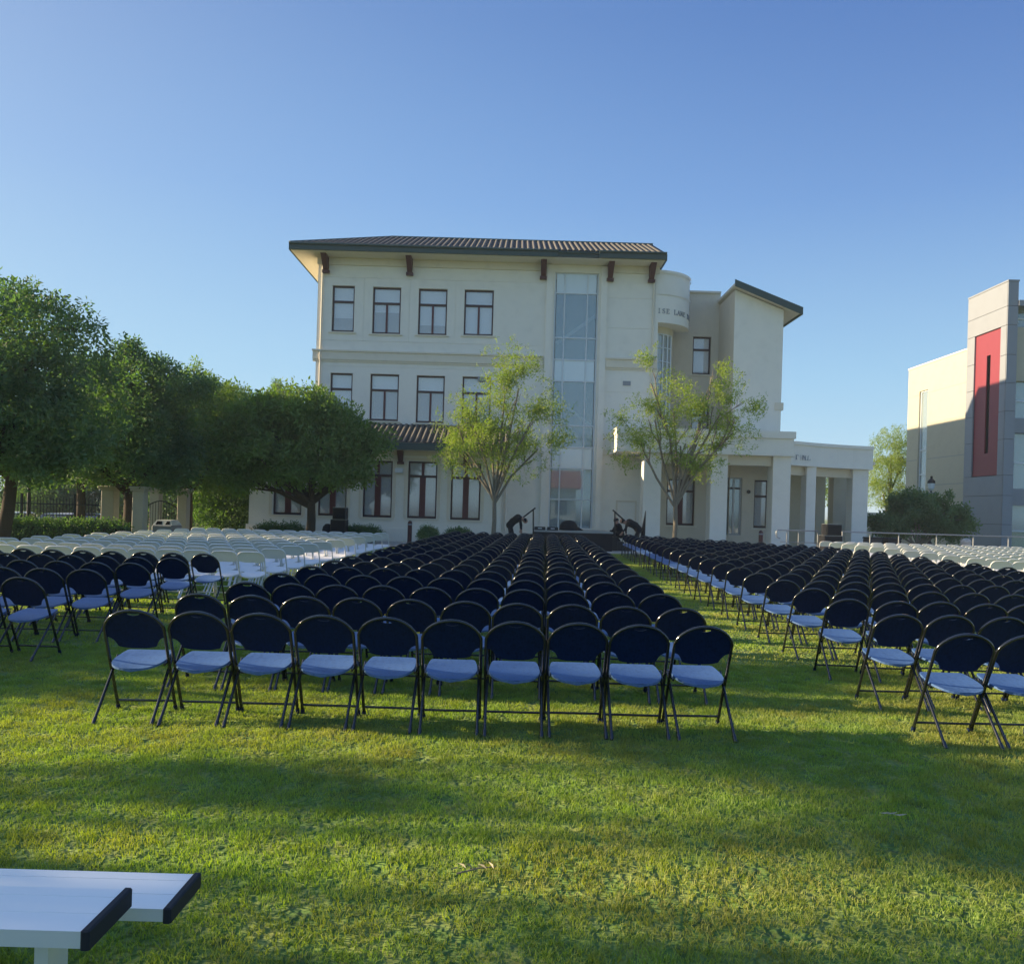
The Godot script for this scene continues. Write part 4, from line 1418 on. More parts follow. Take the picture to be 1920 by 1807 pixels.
	var rl := [
		[Vector3(0, 3.9, 0), Vector3(2.8, 1.7, 2.4)], [Vector3(-2.1, 3.35, 0.2), Vector3(1.35, 1.15, 1.6)], [Vector3(-2.3, 4.3, 0), Vector3(1.0, 0.9, 1.2)], [Vector3(-2.2, 2.6, 0.3), Vector3(1.0, 0.6, 1.2)], [Vector3(1.7, 3.1, 0.3), Vector3(1.0, 0.9, 1.4)],
		[Vector3(-0.3, 5.1, 0), Vector3(1.7, 1.0, 1.6)], [Vector3(-1.4, 4.7, 0), Vector3(1.5, 1.0, 1.5)], [Vector3(0.9, 4.6, 0), Vector3(1.5, 1.0, 1.4)], [Vector3(0.4, 2.75, 0.5), Vector3(1.8, 0.5, 1.6)]]
	rl.append_array(tufts_round(rl, 14, 82))
	for l in rl:
		l[0] = l[0] + Vector3(-0.38, -0.08, 0)
	tree("round_tree", "dense rounded tree with low spreading limbs before the hall's wing", "", Vector3(rt.x, 0, rt.z), 1.75, 0.17, rl, mid, 5200, 81, M.bark, -0.12, 0.4)
	# two airy young trees in front of the hall
	for k in 2:
		var p := pt([926.0, 1266.0][k], 960, 33.0)
		var lobes := [
			[Vector3(-1.4, 3.9, 0.1), Vector3(1.1, 0.85, 1.1)], [Vector3(-1.1, 5.4, 0), Vector3(0.95, 0.9, 0.9)], [Vector3(-0.2, 4.7, 0.3), Vector3(1.2, 1.3, 1.1)],
			[Vector3(0.35, 6.8, 0), Vector3(0.95, 1.3, 0.9)], [Vector3(1.6, 5.6, 0.2), Vector3(1.1, 1.0, 1.0)], [Vector3(1.9, 4.3, -0.2), Vector3(1.0, 0.75, 1.0)], [Vector3(0.7, 3.6, -0.3), Vector3(1.0, 0.7, 0.9)], [Vector3(-1.7, 4.7, -0.2), Vector3(0.7, 0.7, 0.8)], [Vector3(1.0, 7.2, 0), Vector3(0.6, 0.8, 0.6)]]
		if k == 1:
			lobes = [
				[Vector3(-1.1, 5.9, 0.1), Vector3(0.65, 1.0, 0.8)], [Vector3(-0.2, 6.3, 0), Vector3(0.9, 0.9, 0.8)], [Vector3(-1.6, 4.5, 0), Vector3(1.0, 0.7, 0.9)], [Vector3(0.1, 4.7, 0.3), Vector3(1.2, 1.3, 1.1)],
				[Vector3(1.0, 5.9, 0.1), Vector3(1.0, 1.0, 0.9)], [Vector3(2.0, 6.3, 0), Vector3(0.75, 0.8, 0.8)], [Vector3(2.6, 5.4, 0), Vector3(0.95, 0.6, 0.8)], [Vector3(1.7, 4.4, -0.2), Vector3(1.1, 0.7, 1.0)], [Vector3(0.7, 3.5, 0), Vector3(1.0, 0.7, 0.9)], [Vector3(-1.3, 7.6, 0), Vector3(0.45, 0.7, 0.5)], [Vector3(1.5, 7.3, 0), Vector3(0.6, 0.5, 0.5)], [Vector3(3.1, 6.1, 0), Vector3(0.5, 0.35, 0.5)], [Vector3(-2.2, 5.3, 0), Vector3(0.6, 0.4, 0.5)], [Vector3(-1.9, 3.7, 0), Vector3(0.6, 0.35, 0.5)]]
		for l in lobes:
			l[1] = l[1] * 1.34
		tree("young_tree", ["airy yellow-green young tree between the wing windows and the glass strip", "airy yellow-green young tree before the portico columns"][k], "young trees in front of the hall", Vector3(p.x, 0, p.z), 2.1, 0.095, lobes, light, [2800, 2300][k], 90 + k, M.pale_bark, [0.04, 0.06][k], 0.7, 2)
	# right side
	var sh := pt(1722, 960, 40.0)
	tree("shrub_tree", "low dark many-stemmed tree behind the railing beside the pale wall", "", Vector3(sh.x, 0.0, sh.z), 0.55, 0.09, [[Vector3(0, 1.9, 0), Vector3(1.7, 1.0, 1.5)], [Vector3(-1.3, 1.5, 0.2), Vector3(1.1, 0.8, 1.1)], [Vector3(1.4, 1.4, 0.2), Vector3(1.1, 0.75, 1.1)], [Vector3(-0.3, 2.4, 0), Vector3(1.0, 0.7, 1.0)], [Vector3(0.9, 2.1, 0), Vector3(0.8, 0.7, 0.8)], [Vector3(1.9, 2.0, 0), Vector3(0.22, 0.75, 0.22)], [Vector3(2.35, 1.6, 0), Vector3(0.45, 0.22, 0.3)], [Vector3(1.4, 2.3, 0.2), Vector3(0.2, 0.7, 0.2)], [Vector3(-2.1, 1.7, 0), Vector3(0.5, 0.3, 0.4)], [Vector3(-1.2, 2.5, 0), Vector3(0.25, 0.6, 0.25)], [Vector3(2.2, 2.2, 0.1), Vector3(0.15, 0.6, 0.15)]], dark, 2400, 95, M.pale_bark, -0.1, 0.5)
	var yt := pt(1664, 960, 60.0)
	tree("leafy_tree", "sunlit yellow-green tree between the hall and the pale building", "", Vector3(yt.x, 0, yt.z), 2.6, 0.17, [[Vector3(0, 5.0, 0), Vector3(1.9, 1.9, 1.9)], [Vector3(0.2, 7.0, 0), Vector3(1.4, 1.6, 1.4)], [Vector3(-0.4, 3.6, 0), Vector3(1.7, 1.2, 1.6)], [Vector3(1.1, 6.0, 0), Vector3(1.2, 1.5, 1.2)]], light, 4200, 96, M.bark, -0.15)
	var yt2 := pt(1575, 960, 64.0)
	tree("leafy_tree", "small tree top just showing above the curved canopy", "", Vector3(yt2.x, 0, yt2.z), 2.6, 0.15, [[Vector3(0, 4.6, 0), Vector3(2.0, 2.1, 1.8)]], mid, 900, 97, M.bark, -0.1)
	# clipped bush by the wing
	var bu := pt(803, 1000, 33.0)
	var bush := thing("clipped_bush", "small clipped round bush at the foot of the wing wall", "bush", Vector3(bu.x, 0.03, bu.z))
	part("stem", Shape.new().tube([Vector3(0, 0, 0), Vector3(0, 0.3, 0)], [0.04, 0.03], 6).mesh(M.bark), bush)
	fill_crown("foliage", bush, dark, [[Vector3(0, 0.42, 0), Vector3(0.42, 0.36, 0.42)]], 420, 98, -1.0, 0.3, 0.3, 0.3, 0.5)
	# hedge
	var h0 := pt(-60, 980, 27.0).x
	var h1 := pt(236, 980, 27.0).x
	var hedge := thing("hedge", "low clipped dark green hedge before the iron fence", "hedge", Vector3(0, 0, -27.0))
	part("stems", Shape.new().box(Vector3(h0, 0.0, -0.25), Vector3(h1, 0.6, 0.25)).mesh(M.bark), hedge)
	var hl := []
	var x := h0
	while x < h1:
		hl.append([Vector3(x, 0.46, 0), Vector3(0.45, 0.42, 0.42)])
		x += 0.4
	fill_crown("foliage", hedge, dark, hl, 3000, 99, -1.0, 0.3, 0.25, 0.35, 0.55)
	# low planting along the foot of the wing
	for k in 5:
		var lp := pt([505.0, 545.0, 660.0, 690.0, 860.0][k], 990, 34.6)
		var low := thing("low_shrub", ["first", "second", "third", "fourth", "fifth"][k] + " low green shrub from the gate side along the wing wall", "shrub", Vector3(lp.x, 0.03, lp.z), 0.0, "low shrubs along the wing wall")
		part("stem", Shape.new().tube([Vector3.ZERO, Vector3(0, 0.25, 0)], [0.03, 0.02], 6).mesh(M.bark), low)
		fill_crown("foliage", low, dark, [[Vector3(0, 0.4, 0), Vector3(0.6, 0.32, 0.4)]], 260, 110 + k, -1.0, 0.3, 0.35, 0.3, 0.6)

# ---------------------------------------------------------------- boundary, street and street furniture
func make_boundary() -> void:
	var pillars := [[190.0, 222.0, 911.0, 31.0, "stone gate pillar rising out of the hedge"], [248.0, 276.5, 912.0, 28.8, "stone gate pillar beside the dark tree trunk"], [280.0, 304.0, 915.0, 34.5, "stone gate pillar half hidden behind the one by the trunk"], [332.0, 356.0, 916.0, 33.0, "stone gate pillar beside the dark shrubbery"]]
	for q in pillars:
		var d: float = q[3]
		var l := pt(q[0], 950, d).x
		var rr := pt(q[1], 950, d).x
		var top := pt((q[0] + q[1]) * 0.5, q[2], d).y
		var w := (rr - l) * 0.37
		var o := thing("gate_pillar", q[4], "pillar", Vector3((l + rr) * 0.5, 0, -d), 0.0, "pillars of the gateway")
		part("shaft", Shape.new().soft_box(Vector3(-w, 0.0, -w), Vector3(w, top - 0.16, w), 0.02).mesh(M.stone), o)
		part("plinth", Shape.new().soft_box(Vector3(-w - 0.05, 0.0, -w - 0.05), Vector3(w + 0.05, 0.16, w + 0.05), 0.02).mesh(M.stone), o)
		var cap := Shape.new()
		cap.soft_box(Vector3(-w - 0.06, top - 0.16, -w - 0.06), Vector3(w + 0.06, top - 0.08, w + 0.06), 0.015)
		cap.soft_box(Vector3(-w - 0.10, top - 0.08, -w - 0.10), Vector3(w + 0.10, top, w + 0.10), 0.03)
		part("cap", cap.mesh(M.stone), o)
	# iron fence behind the hedge
	var fx0 := pt(-70, 950, 29.5).x
	var fx1 := pt(188, 950, 29.5).x
	var fence := thing("iron_fence", "black iron picket fence behind the hedge", "fence", Vector3(0, 0, -29.5))
	var picket := Shape.new().tube([Vector3(0, 0.05, 0), Vector3(0, 1.52, 0), Vector3(0, 1.60, 0)], [0.011, 0.011, 0.002], 5).mesh(M.iron)
	for y in [0.15, 1.30]:
		part("rail", Shape.new().box(Vector3(fx0, y, -0.02), Vector3(fx1, y + 0.04, 0.02)).mesh(M.iron), fence)
	var x := fx0
	while x < fx1:
		part("picket", picket, fence, Transform3D(Basis.IDENTITY, Vector3(x, 0, 0)))
		x += 0.115
	for px in [40.0, 140.0]:
		part("post", Shape.new().box(Vector3(pt(px, 950, 29.5).x - 0.035, 0, -0.035), Vector3(pt(px, 950, 29.5).x + 0.035, 1.68, 0.035)).mesh(M.iron), fence)
	# gate between the pillars, with an arched head
	var ga := pt(306, 950, 33.2).x
	var gb := pt(332, 950, 33.2).x
	var g0 := pt(277, 950, 29.2).x
	var gate := thing("iron_gate", "black iron gate with an arched head between the stone pillars", "gate", Vector3(0, 0, -33.2))
	var arch := []
	for k in 9:
		var t := k / 8.0
		arch.append(Vector3(lerpf(ga - 0.75, gb, t), 1.25 + 0.28 * sin(PI * t), 0))
	part("head_rail", Shape.new().tube(arch, [0.025], 6).mesh(M.iron), gate)
	part("bottom_rail", Shape.new().box(Vector3(ga - 0.75, 0.1, -0.02), Vector3(gb, 0.15, 0.02)).mesh(M.iron), gate)
	for k in 13:
		var t := k / 12.0
		part("bar", Shape.new().tube([Vector3(lerpf(ga - 0.75, gb, t), 0.1, 0), Vector3(lerpf(ga - 0.75, gb, t), 1.25 + 0.28 * sin(PI * t), 0)], [0.011], 5).mesh(M.iron), gate)
	part("post", Shape.new().box(Vector3(ga - 0.83, 0, -0.05), Vector3(ga - 0.73, 1.75, 0.05)).mesh(M.iron), gate)
	# small cart in the gateway
	var cp := pt(313, 985, 31.6)
	var cart := thing("utility_cart", "small pale utility cart with two openings painted dark in the gateway", "cart", Vector3(cp.x, 0, cp.z))
	part("body", Shape.new().soft_box(Vector3(-0.38, 0.14, -0.5), Vector3(0.38, 0.62, 0.5), 0.03).mesh(M.panel), cart)
	var cab := Shape.new()
	cab.hexa([Vector3(-0.37, 0.622, 0.45), Vector3(0.37, 0.622, 0.45), Vector3(0.37, 0.622, -0.45), Vector3(-0.37, 0.622, -0.45), Vector3(-0.27, 0.82, 0.32), Vector3(0.27, 0.82, 0.32), Vector3(0.27, 0.82, -0.32), Vector3(-0.27, 0.82, -0.32)])
	part("hood", cab.mesh(M.white_metal), cart)
	for q in [[-0.27, -0.02], [0.10, 0.28]]:  # near-black slabs, painted as the shade inside two openings
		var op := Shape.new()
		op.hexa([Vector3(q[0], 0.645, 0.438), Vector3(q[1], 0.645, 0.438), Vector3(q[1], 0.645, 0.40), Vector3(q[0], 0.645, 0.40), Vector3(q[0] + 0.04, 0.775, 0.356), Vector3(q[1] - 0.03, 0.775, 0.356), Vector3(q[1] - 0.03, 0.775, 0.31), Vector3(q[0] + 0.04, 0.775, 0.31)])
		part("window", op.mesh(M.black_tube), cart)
	for sx in [-0.33, 0.33]:
		for sz in [-0.33, 0.33]:
			part("wheel", Shape.new().tube([Vector3(sx - 0.05, 0.11, sz), Vector3(sx + 0.05, 0.11, sz)], [0.11], 12).mesh(M.rubber), cart)
	# parked cars on the street beyond the fence
	for k in 3:
		var c := pt([112.0, 22.0, 172.0][k], 960, [45.0, 45.0, 47.0][k])
		parked_car(Vector3(c.x, -0.74, c.z), ["silver-white parked car seen end-on through the fence", "pale parked car beside the forked tree trunk, behind the fence", "dark parked car behind the fence next to the hedge pillar"][k], M.car_paint if k < 2 else M.black_tube)
	# brick house across the street
	var hb := pt(318, 950, 78.0)
	var house := thing("brick_house", "dark brick house seen through the gateway across the street", "house", Vector3(hb.x, -0.75, hb.z))
	var hs := Shape.new()
	wall_sheet(hs, -5.0, 5.0, 0.0, 5.6, 0.0, [Rect2(-0.4, 1.1, 1.0, 1.9), Rect2(-3.2, 1.1, 1.0, 1.9), Rect2(2.4, 1.1, 1.0, 1.9)], 0.2)
	hs.box(Vector3(-5.0, 0.0, -8.0), Vector3(5.0, 5.6, -0.6))
	part("wall", hs.mesh(M.brick), house)
	for wx in [-0.4, -3.2, 2.4]:
		var fr := Shape.new()
		fr.box(Vector3(wx, 1.1, -0.15), Vector3(wx + 0.08, 3.0, -0.05)); fr.box(Vector3(wx + 0.92, 1.1, -0.15), Vector3(wx + 1.0, 3.0, -0.05))
		fr.box(Vector3(wx + 0.08, 2.0, -0.14), Vector3(wx + 0.92, 2.08, -0.06)); fr.box(Vector3(wx + 0.08, 2.92, -0.14), Vector3(wx + 0.92, 3.0, -0.06))
		var wi := part("window", fr.mesh(M.white_metal), house)
		part("pane", Shape.new().box(Vector3(wx + 0.08, 1.1, -0.11), Vector3(wx + 0.92, 2.92, -0.10)).mesh(M.dark_glass), wi)
	var hr := Shape.new()
	hr.tri(Vector3(-5.4, 5.6, 0.5), Vector3(5.4, 5.6, 0.5), Vector3(0, 8.2, 0.3))
	hr.quad(Vector3(5.4, 5.6, 0.5), Vector3(5.4, 5.6, -8.5), Vector3(0, 8.2, -8.3), Vector3(0, 8.2, 0.3))
	hr.quad(Vector3(-5.4, 5.6, -8.5), Vector3(-5.4, 5.6, 0.5), Vector3(0, 8.2, 0.3), Vector3(0, 8.2, -8.3))
	part("roof", hr.mesh(M.roof), house)
	# floodlight with two heads behind the trees
	var fl := pt(62, 640, 34.0)
	var lamp := thing("floodlight_mast", "twin dark floodlight heads sticking out beside the tree tops", "floodlight", Vector3(fl.x, 0, fl.z))
	part("pole", Shape.new().tube([Vector3(0, 0, 0), Vector3(0, 8.35, 0)], [0.07, 0.05], 8).mesh(M.iron), lamp)
	for q in [[92.0, 619.0, 112.0, 611.0], [102.0, 627.0, 125.0, 616.0]]:
		var a := pt(q[0], q[1], 34.0) - lamp.position
		var c := pt(q[2], q[3], 33.7) - lamp.position
		part("arm", Shape.new().tube([Vector3(0, 8.1, 0), a], [0.03], 6).mesh(M.grey_metal), lamp)
		var along := (c - a).normalized()
		var side := along.cross(Vector3.UP).normalized()
		var head := Shape.new()
		var up := side.cross(along).normalized()
		head.hexa([a + side * 0.12 - up * 0.06, c + side * 0.14 - up * 0.05, c - side * 0.14 - up * 0.05, a - side * 0.12 - up * 0.06, a + side * 0.10 + up * 0.07, c + side * 0.10 + up * 0.06, c - side * 0.10 + up * 0.06, a - side * 0.10 + up * 0.07])
		part("lamp_head", head.mesh(M.asphalt), lamp)

func make_opposite_side() -> void:
	# what the hall's windows mirror: a cream house with a red tiled roof across the lawn
	var h := thing("tiled_house", "cream house with a red tiled roof across the lawn from the hall", "house", Vector3(4.0, 0, 34.0))
	var s := Shape.new()
	s.box(Vector3(-4.6, 0.0, 0.0), Vector3(4.6, 4.6, 8.0))
	part("wall", s.mesh(M.white_wall), h)
	for x in [-3.4, -0.8, 1.8]:
		part("window", Shape.new().box(Vector3(x, 1.0, -0.05), Vector3(x + 1.6, 3.2, 0.05)).mesh(M.black_tube), h)
	var r := Shape.new()
	r.quad(Vector3(5.4, 4.6, -1.0), Vector3(-5.4, 4.6, -1.0), Vector3(-5.4, 7.2, 4.0), Vector3(5.4, 7.2, 4.0))
	r.quad(Vector3(-5.4, 4.6, 9.0), Vector3(5.4, 4.6, 9.0), Vector3(5.4, 7.2, 4.0), Vector3(-5.4, 7.2, 4.0))
	r.tri(Vector3(-5.4, 4.6, -1.0), Vector3(-5.4, 4.6, 9.0), Vector3(-5.4, 7.2, 4.0))
	r.tri(Vector3(5.4, 4.6, 9.0), Vector3(5.4, 4.6, -1.0), Vector3(5.4, 7.2, 4.0))
	part("roof", r.mesh(M.red_tiles), h)

func parked_car(at: Vector3, label: String, paint: Material) -> void:
	var o := thing("parked_car", label, "car", at, 0.0, "cars parked on the street beyond the fence")
	# profile along z (height, half width), swept front to back
	var prof := [[2.2, 0.35, 0.62, 0.78], [2.1, 0.30, 0.78, 0.84], [1.2, 0.28, 0.92, 0.88], [0.5, 0.28, 0.96, 0.88], [-1.4, 0.28, 0.98, 0.88], [-2.0, 0.30, 0.95, 0.84], [-2.2, 0.35, 0.75, 0.78]]
	var s := Shape.new()
	for i in prof.size() - 1:
		var a: Array = prof[i]
		var c: Array = prof[i + 1]
		s.hexa([Vector3(-a[3], a[1], a[0]), Vector3(a[3], a[1], a[0]), Vector3(c[3], c[1], c[0]), Vector3(-c[3], c[1], c[0]), Vector3(-a[3] * 0.93, a[2], a[0]), Vector3(a[3] * 0.93, a[2], a[0]), Vector3(c[3] * 0.93, c[2], c[0]), Vector3(-c[3] * 0.93, c[2], c[0])])
	part("body", s.mesh(paint), o)
	var cab := Shape.new()
	cab.hexa([Vector3(-0.80, 0.96, 1.25), Vector3(0.80, 0.96, 1.25), Vector3(0.80, 0.96, -1.7), Vector3(-0.80, 0.96, -1.7), Vector3(-0.62, 1.36, 0.55), Vector3(0.62, 1.36, 0.55), Vector3(0.62, 1.36, -1.1), Vector3(-0.62, 1.36, -1.1)])
	part("window", cab.mesh(M.black_tube), o)
	var rf := Shape.new()
	var pts := []
	for k in 7:
		var t := -1.0 + k / 3.0
		pts.append([t * 0.64, 1.362 + 0.07 * (1.0 - t * t)])
	for k in 6:
		rf.quad(Vector3(pts[k][0], pts[k][1], 0.6), Vector3(pts[k + 1][0], pts[k + 1][1], 0.6), Vector3(pts[k + 1][0], pts[k + 1][1], -1.15), Vector3(pts[k][0], pts[k][1], -1.15))
		rf.quad(Vector3(pts[k][0], 1.355, 0.6), Vector3(pts[k + 1][0], 1.355, 0.6), Vector3(pts[k + 1][0], pts[k + 1][1], 0.6), Vector3(pts[k][0], pts[k][1], 0.6))
	part("roof", rf.mesh(paint), o)
	for sx in [-0.82, 0.82]:
		for sz in [-1.35, 1.35]:
			part("wheel", Shape.new().tube([Vector3(sx - 0.1, 0.32, sz), Vector3(sx + 0.1, 0.32, sz)], [0.32], 14).mesh(M.rubber), o)

func make_forecourt() -> void:
	# stage with its skirt, steps' handrails and gear
	var sd := 33.0
	var sx0 := pt(1002, 1000, sd).x
	var sx1 := pt(1150, 1000, sd).x
	var st := thing("stage", "low black stage platform before the tall glass strip", "stage", Vector3(0, 0, 0))
	part("deck", Shape.new().box(Vector3(sx0, 0.74, -36.2), Vector3(sx1, 0.80, -sd)).mesh(M.grey_metal), st)
	part("skirt", Shape.new().box(Vector3(sx0 + 0.03, 0.03, -36.1), Vector3(sx1 - 0.03, 0.738, -sd - 0.03)).mesh(M.cloth), st)
	for k in 3:
		part("step", Shape.new().box(Vector3(sx0 - 0.28 * (k + 1), 0.03, -35.0), Vector3(sx0 - 0.28 * k - 0.004, 0.6 - 0.2 * k, -33.8)).mesh(M.black_paint), st)
		part("step", Shape.new().box(Vector3(sx1 + 0.28 * k + 0.004, 0.03, -35.0), Vector3(sx1 + 0.28 * (k + 1), 0.6 - 0.2 * k, -33.8)).mesh(M.black_paint), st)
	var rails := [[Vector2(981, 970), Vector2(1000, 956), Vector2(1004, 952), Vector2(1000, 993)], [Vector2(1169, 974), Vector2(1153, 960), Vector2(1149, 956), Vector2(1153, 993)]]
	for q in rails:
		var rail := part("handrail", Shape.new().tube([pt(q[0].x, q[0].y, 33.8), pt(q[2].x, q[2].y, 33.8)], [0.032], 8).mesh(M.black_paint), st)
		part("post", Shape.new().tube([pt(q[1].x, q[1].y, 33.8), pt(q[3].x, q[3].y + 14.0, 33.8)], [0.03], 8).mesh(M.black_paint), rail)
	# covered bundle on the stage
	var bp := pt(1066, 992, 34.5)
	var bundle := Shape.new()
	bundle.lathe(Vector3.ZERO, [[0.40, 0.0], [0.39, 0.10], [0.36, 0.22], [0.29, 0.33], [0.16, 0.40], [0.0, 0.42]], 18)
	bundle.hexa([Vector3(0.2, 0.0, 0.2), Vector3(0.62, 0.0, 0.15), Vector3(0.62, 0.0, -0.15), Vector3(0.2, 0.0, -0.2), Vector3(0.2, 0.26, 0.1), Vector3(0.55, 0.06, 0.1), Vector3(0.55, 0.06, -0.1), Vector3(0.2, 0.26, -0.1)])
	solo("covered_bundle", bundle.mesh(M.cloth), "rounded black covered bundle lying on the stage deck", "bundle", Vector3(bp.x, 0.80, bp.z))
	for k in 2:
		var wp := pt([1012.0, 1036.0][k], 995, 33.4)
		var wg := thing("stage_monitor", ["black wedge monitor at the stage edge beside the handrail", "black wedge monitor at the stage edge before the glass strip"][k], "speaker", Vector3(wp.x, 0.80, wp.z), 0.0, "wedge monitors on the stage")
		var ws := Shape.new()
		ws.hexa([Vector3(-0.22, 0, 0.14), Vector3(0.22, 0, 0.14), Vector3(0.22, 0, -0.14), Vector3(-0.22, 0, -0.14), Vector3(-0.22, 0.14, 0.14), Vector3(0.22, 0.14, 0.14), Vector3(0.22, 0.05, -0.14), Vector3(-0.22, 0.05, -0.14)])
		part("cabinet", ws.mesh(M.black_paint), wg)
		part("handle", Shape.new().box(Vector3(-0.08, 0.06, 0.141), Vector3(0.08, 0.09, 0.150)).mesh(M.white_metal), wg)
	# slender dark post, thicker at its foot
	var tp := pt(1205, 1000, 34.2)
	solo("tapered_post", Shape.new().tube([Vector3(0, 0.03, 0), Vector3(0.03, 0.85, 0), Vector3(0.10, 1.70, 0)], [0.11, 0.085, 0.015], 9).mesh(M.cloth), "slim dark tapering post standing beside the bending person and the column", "post", Vector3(tp.x, 0, tp.z))
	# loudspeaker stacks
	loudspeakers(pt(636, 985, 34.0), 0.62, 0.94, 0.52, 0.47, "wing")
	loudspeakers(pt(1558, 1000, 33.2), 0.74, 0.88, 0.60, 0.44, "portico")
	var lb := pt(614, 992, 33.9)
	solo("cable_bundle", Shape.new().lathe(Vector3.ZERO, [[0.20, 0.0], [0.23, 0.12], [0.19, 0.28], [0.10, 0.38], [0.0, 0.40]], 12).mesh(M.cloth), "dark rounded bundle at the foot of the loudspeaker stack by the wing", "bundle", Vector3(lb.x, 0.40, lb.z))
	solo("flight_case", Shape.new().soft_box(Vector3(-0.32, 0.0, -0.25), Vector3(0.32, 0.37, 0.25), 0.02).mesh(M.black_paint), "low black case under the dark bundle by the wing", "case", Vector3(lb.x, 0.03, lb.z))
	# bollards
	for q in [[768.0, 34.0, "dark brown domed bollard before the wing wall"], [1427.0, 35.0, "dark domed bollard before the portico window"]]:
		var p := pt(q[0], 1000, q[1])
		var bo := thing("bollard", q[2], "bollard", Vector3(p.x, 0.03, p.z), 0.0, "domed bollards")
		part("post", Shape.new().lathe(Vector3.ZERO, [[0.12, 0.0], [0.10, 0.08], [0.09, 0.12], [0.09, 0.80]], 14).mesh(M.bracket), bo)
		part("collar", Shape.new().lathe(Vector3.ZERO, [[0.092, 0.80], [0.10, 0.81], [0.10, 0.85], [0.092, 0.86]], 14).mesh(M.panel), bo)
		part("dome", Shape.new().lathe(Vector3.ZERO, [[0.095, 0.86], [0.085, 0.92], [0.055, 0.97], [0.0, 0.99]], 14).mesh(M.bracket), bo)
	var pb := pt(1812, 1012, 35.5)
	var pale := thing("concrete_bollard", "short pale concrete bollard behind the railing, before the grey tower", "bollard", Vector3(pb.x, 0.03, pb.z))
	part("post", Shape.new().lathe(Vector3.ZERO, [[0.20, 0.0], [0.20, 0.68], [0.22, 0.70], [0.22, 0.76]], 16).mesh(M.concrete), pale)
	part("dome", Shape.new().lathe(Vector3.ZERO, [[0.21, 0.76], [0.17, 0.84], [0.09, 0.89], [0.0, 0.90]], 16).mesh(M.concrete), pale)
	# pipe railings
	railing([1456.0, 1476.0, 1498.0, 1534.0], 34.0, "grey pipe railing before the curved colonnade", true)
	railing([1580.0, 1632.0, 1686.0, 1757.0, 1826.0, 1892.0, 1960.0], 34.3, "long grey pipe railing behind the white chairs", false)
	# litter bins by the railing
	for k in 2:
		var p := pt([1637.0, 1672.0][k], 1010, 37.0)
		var bin := thing("litter_bin", ["grey square litter bin beside the last column", "dark square litter bin under the low dark tree"][k], "bin", Vector3(p.x, 0.03, p.z), 0.0, "square litter bins")
		part("body", Shape.new().soft_box(Vector3(-0.32, 0.0, -0.3), Vector3(0.32, 0.72, 0.3), 0.03).mesh(M.iron if k == 1 else M.asphalt), bin)
		part("lid", Shape.new().soft_box(Vector3(-0.34, 0.722, -0.32), Vector3(0.34, 0.80, 0.32), 0.03).mesh(M.iron), bin)
	# cream sunlit garden wall beyond
	var gw := pt(1668, 980, 58.0)
	solo("garden_wall", Shape.new().box(Vector3(-2.6, 0.0, -0.15), Vector3(2.6, 2.1, 0.15)).mesh(M.white_wall), "pale garden wall glimpsed through the low dark tree", "wall", Vector3(gw.x, 0, gw.z))
	# lamp post
	var lp := pt(1747, 900, 46.0)
	var lamp := thing("lamp_post", "dark lantern lamp post standing against the pale side wall", "lamp post", Vector3(lp.x, 0, lp.z))
	part("pole", Shape.new().lathe(Vector3.ZERO, [[0.14, 0.0], [0.12, 0.4], [0.06, 0.5], [0.045, 3.3]], 10).mesh(M.iron), lamp)
	part("arm", Shape.new().tube([Vector3(-0.28, 3.18, 0), Vector3(0.28, 3.18, 0)], [0.05], 8).mesh(M.panel), lamp)
	part("lantern", Shape.new().lathe(Vector3.ZERO, [[0.06, 3.3], [0.16, 3.42], [0.19, 3.72]], 10).mesh(M.white_metal), lamp)
	part("lantern_top", Shape.new().lathe(Vector3.ZERO, [[0.21, 3.72], [0.19, 3.86], [0.06, 3.98], [0.07, 4.1], [0.0, 4.14]], 10).mesh(M.iron), lamp)

func loudspeakers(at: Vector3, w: float, h: float, w2: float, h2: float, where: String) -> void:
	for k in 2:
		var ww := w if k == 0 else w2
		var hh := h if k == 0 else h2
		var base := 0.03 if k == 0 else h + 0.05
		var o := thing("loudspeaker", ["large black bass loudspeaker cabinet standing by the ", "black loudspeaker on top of the bass cabinet by the "][k] + where, "speaker", Vector3(at.x + (0.0 if k == 0 else 0.03), base, at.z), 0.0, "loudspeaker stacks")
		part("cabinet", Shape.new().soft_box(Vector3(-ww * 0.5, 0.0, -0.32), Vector3(ww * 0.5, hh, 0.30), 0.02).mesh(M.black_paint), o)
		part("grille", Shape.new().box(Vector3(-ww * 0.44, 0.05, 0.301), Vector3(ww * 0.44, hh - 0.06, 0.318)).mesh(M.cloth), o)
		part("edge_strip", Shape.new().box(Vector3(-ww * 0.49, hh + 0.001, -0.30), Vector3(ww * 0.49, hh + 0.018, 0.29)).mesh(M.grey_metal), o)

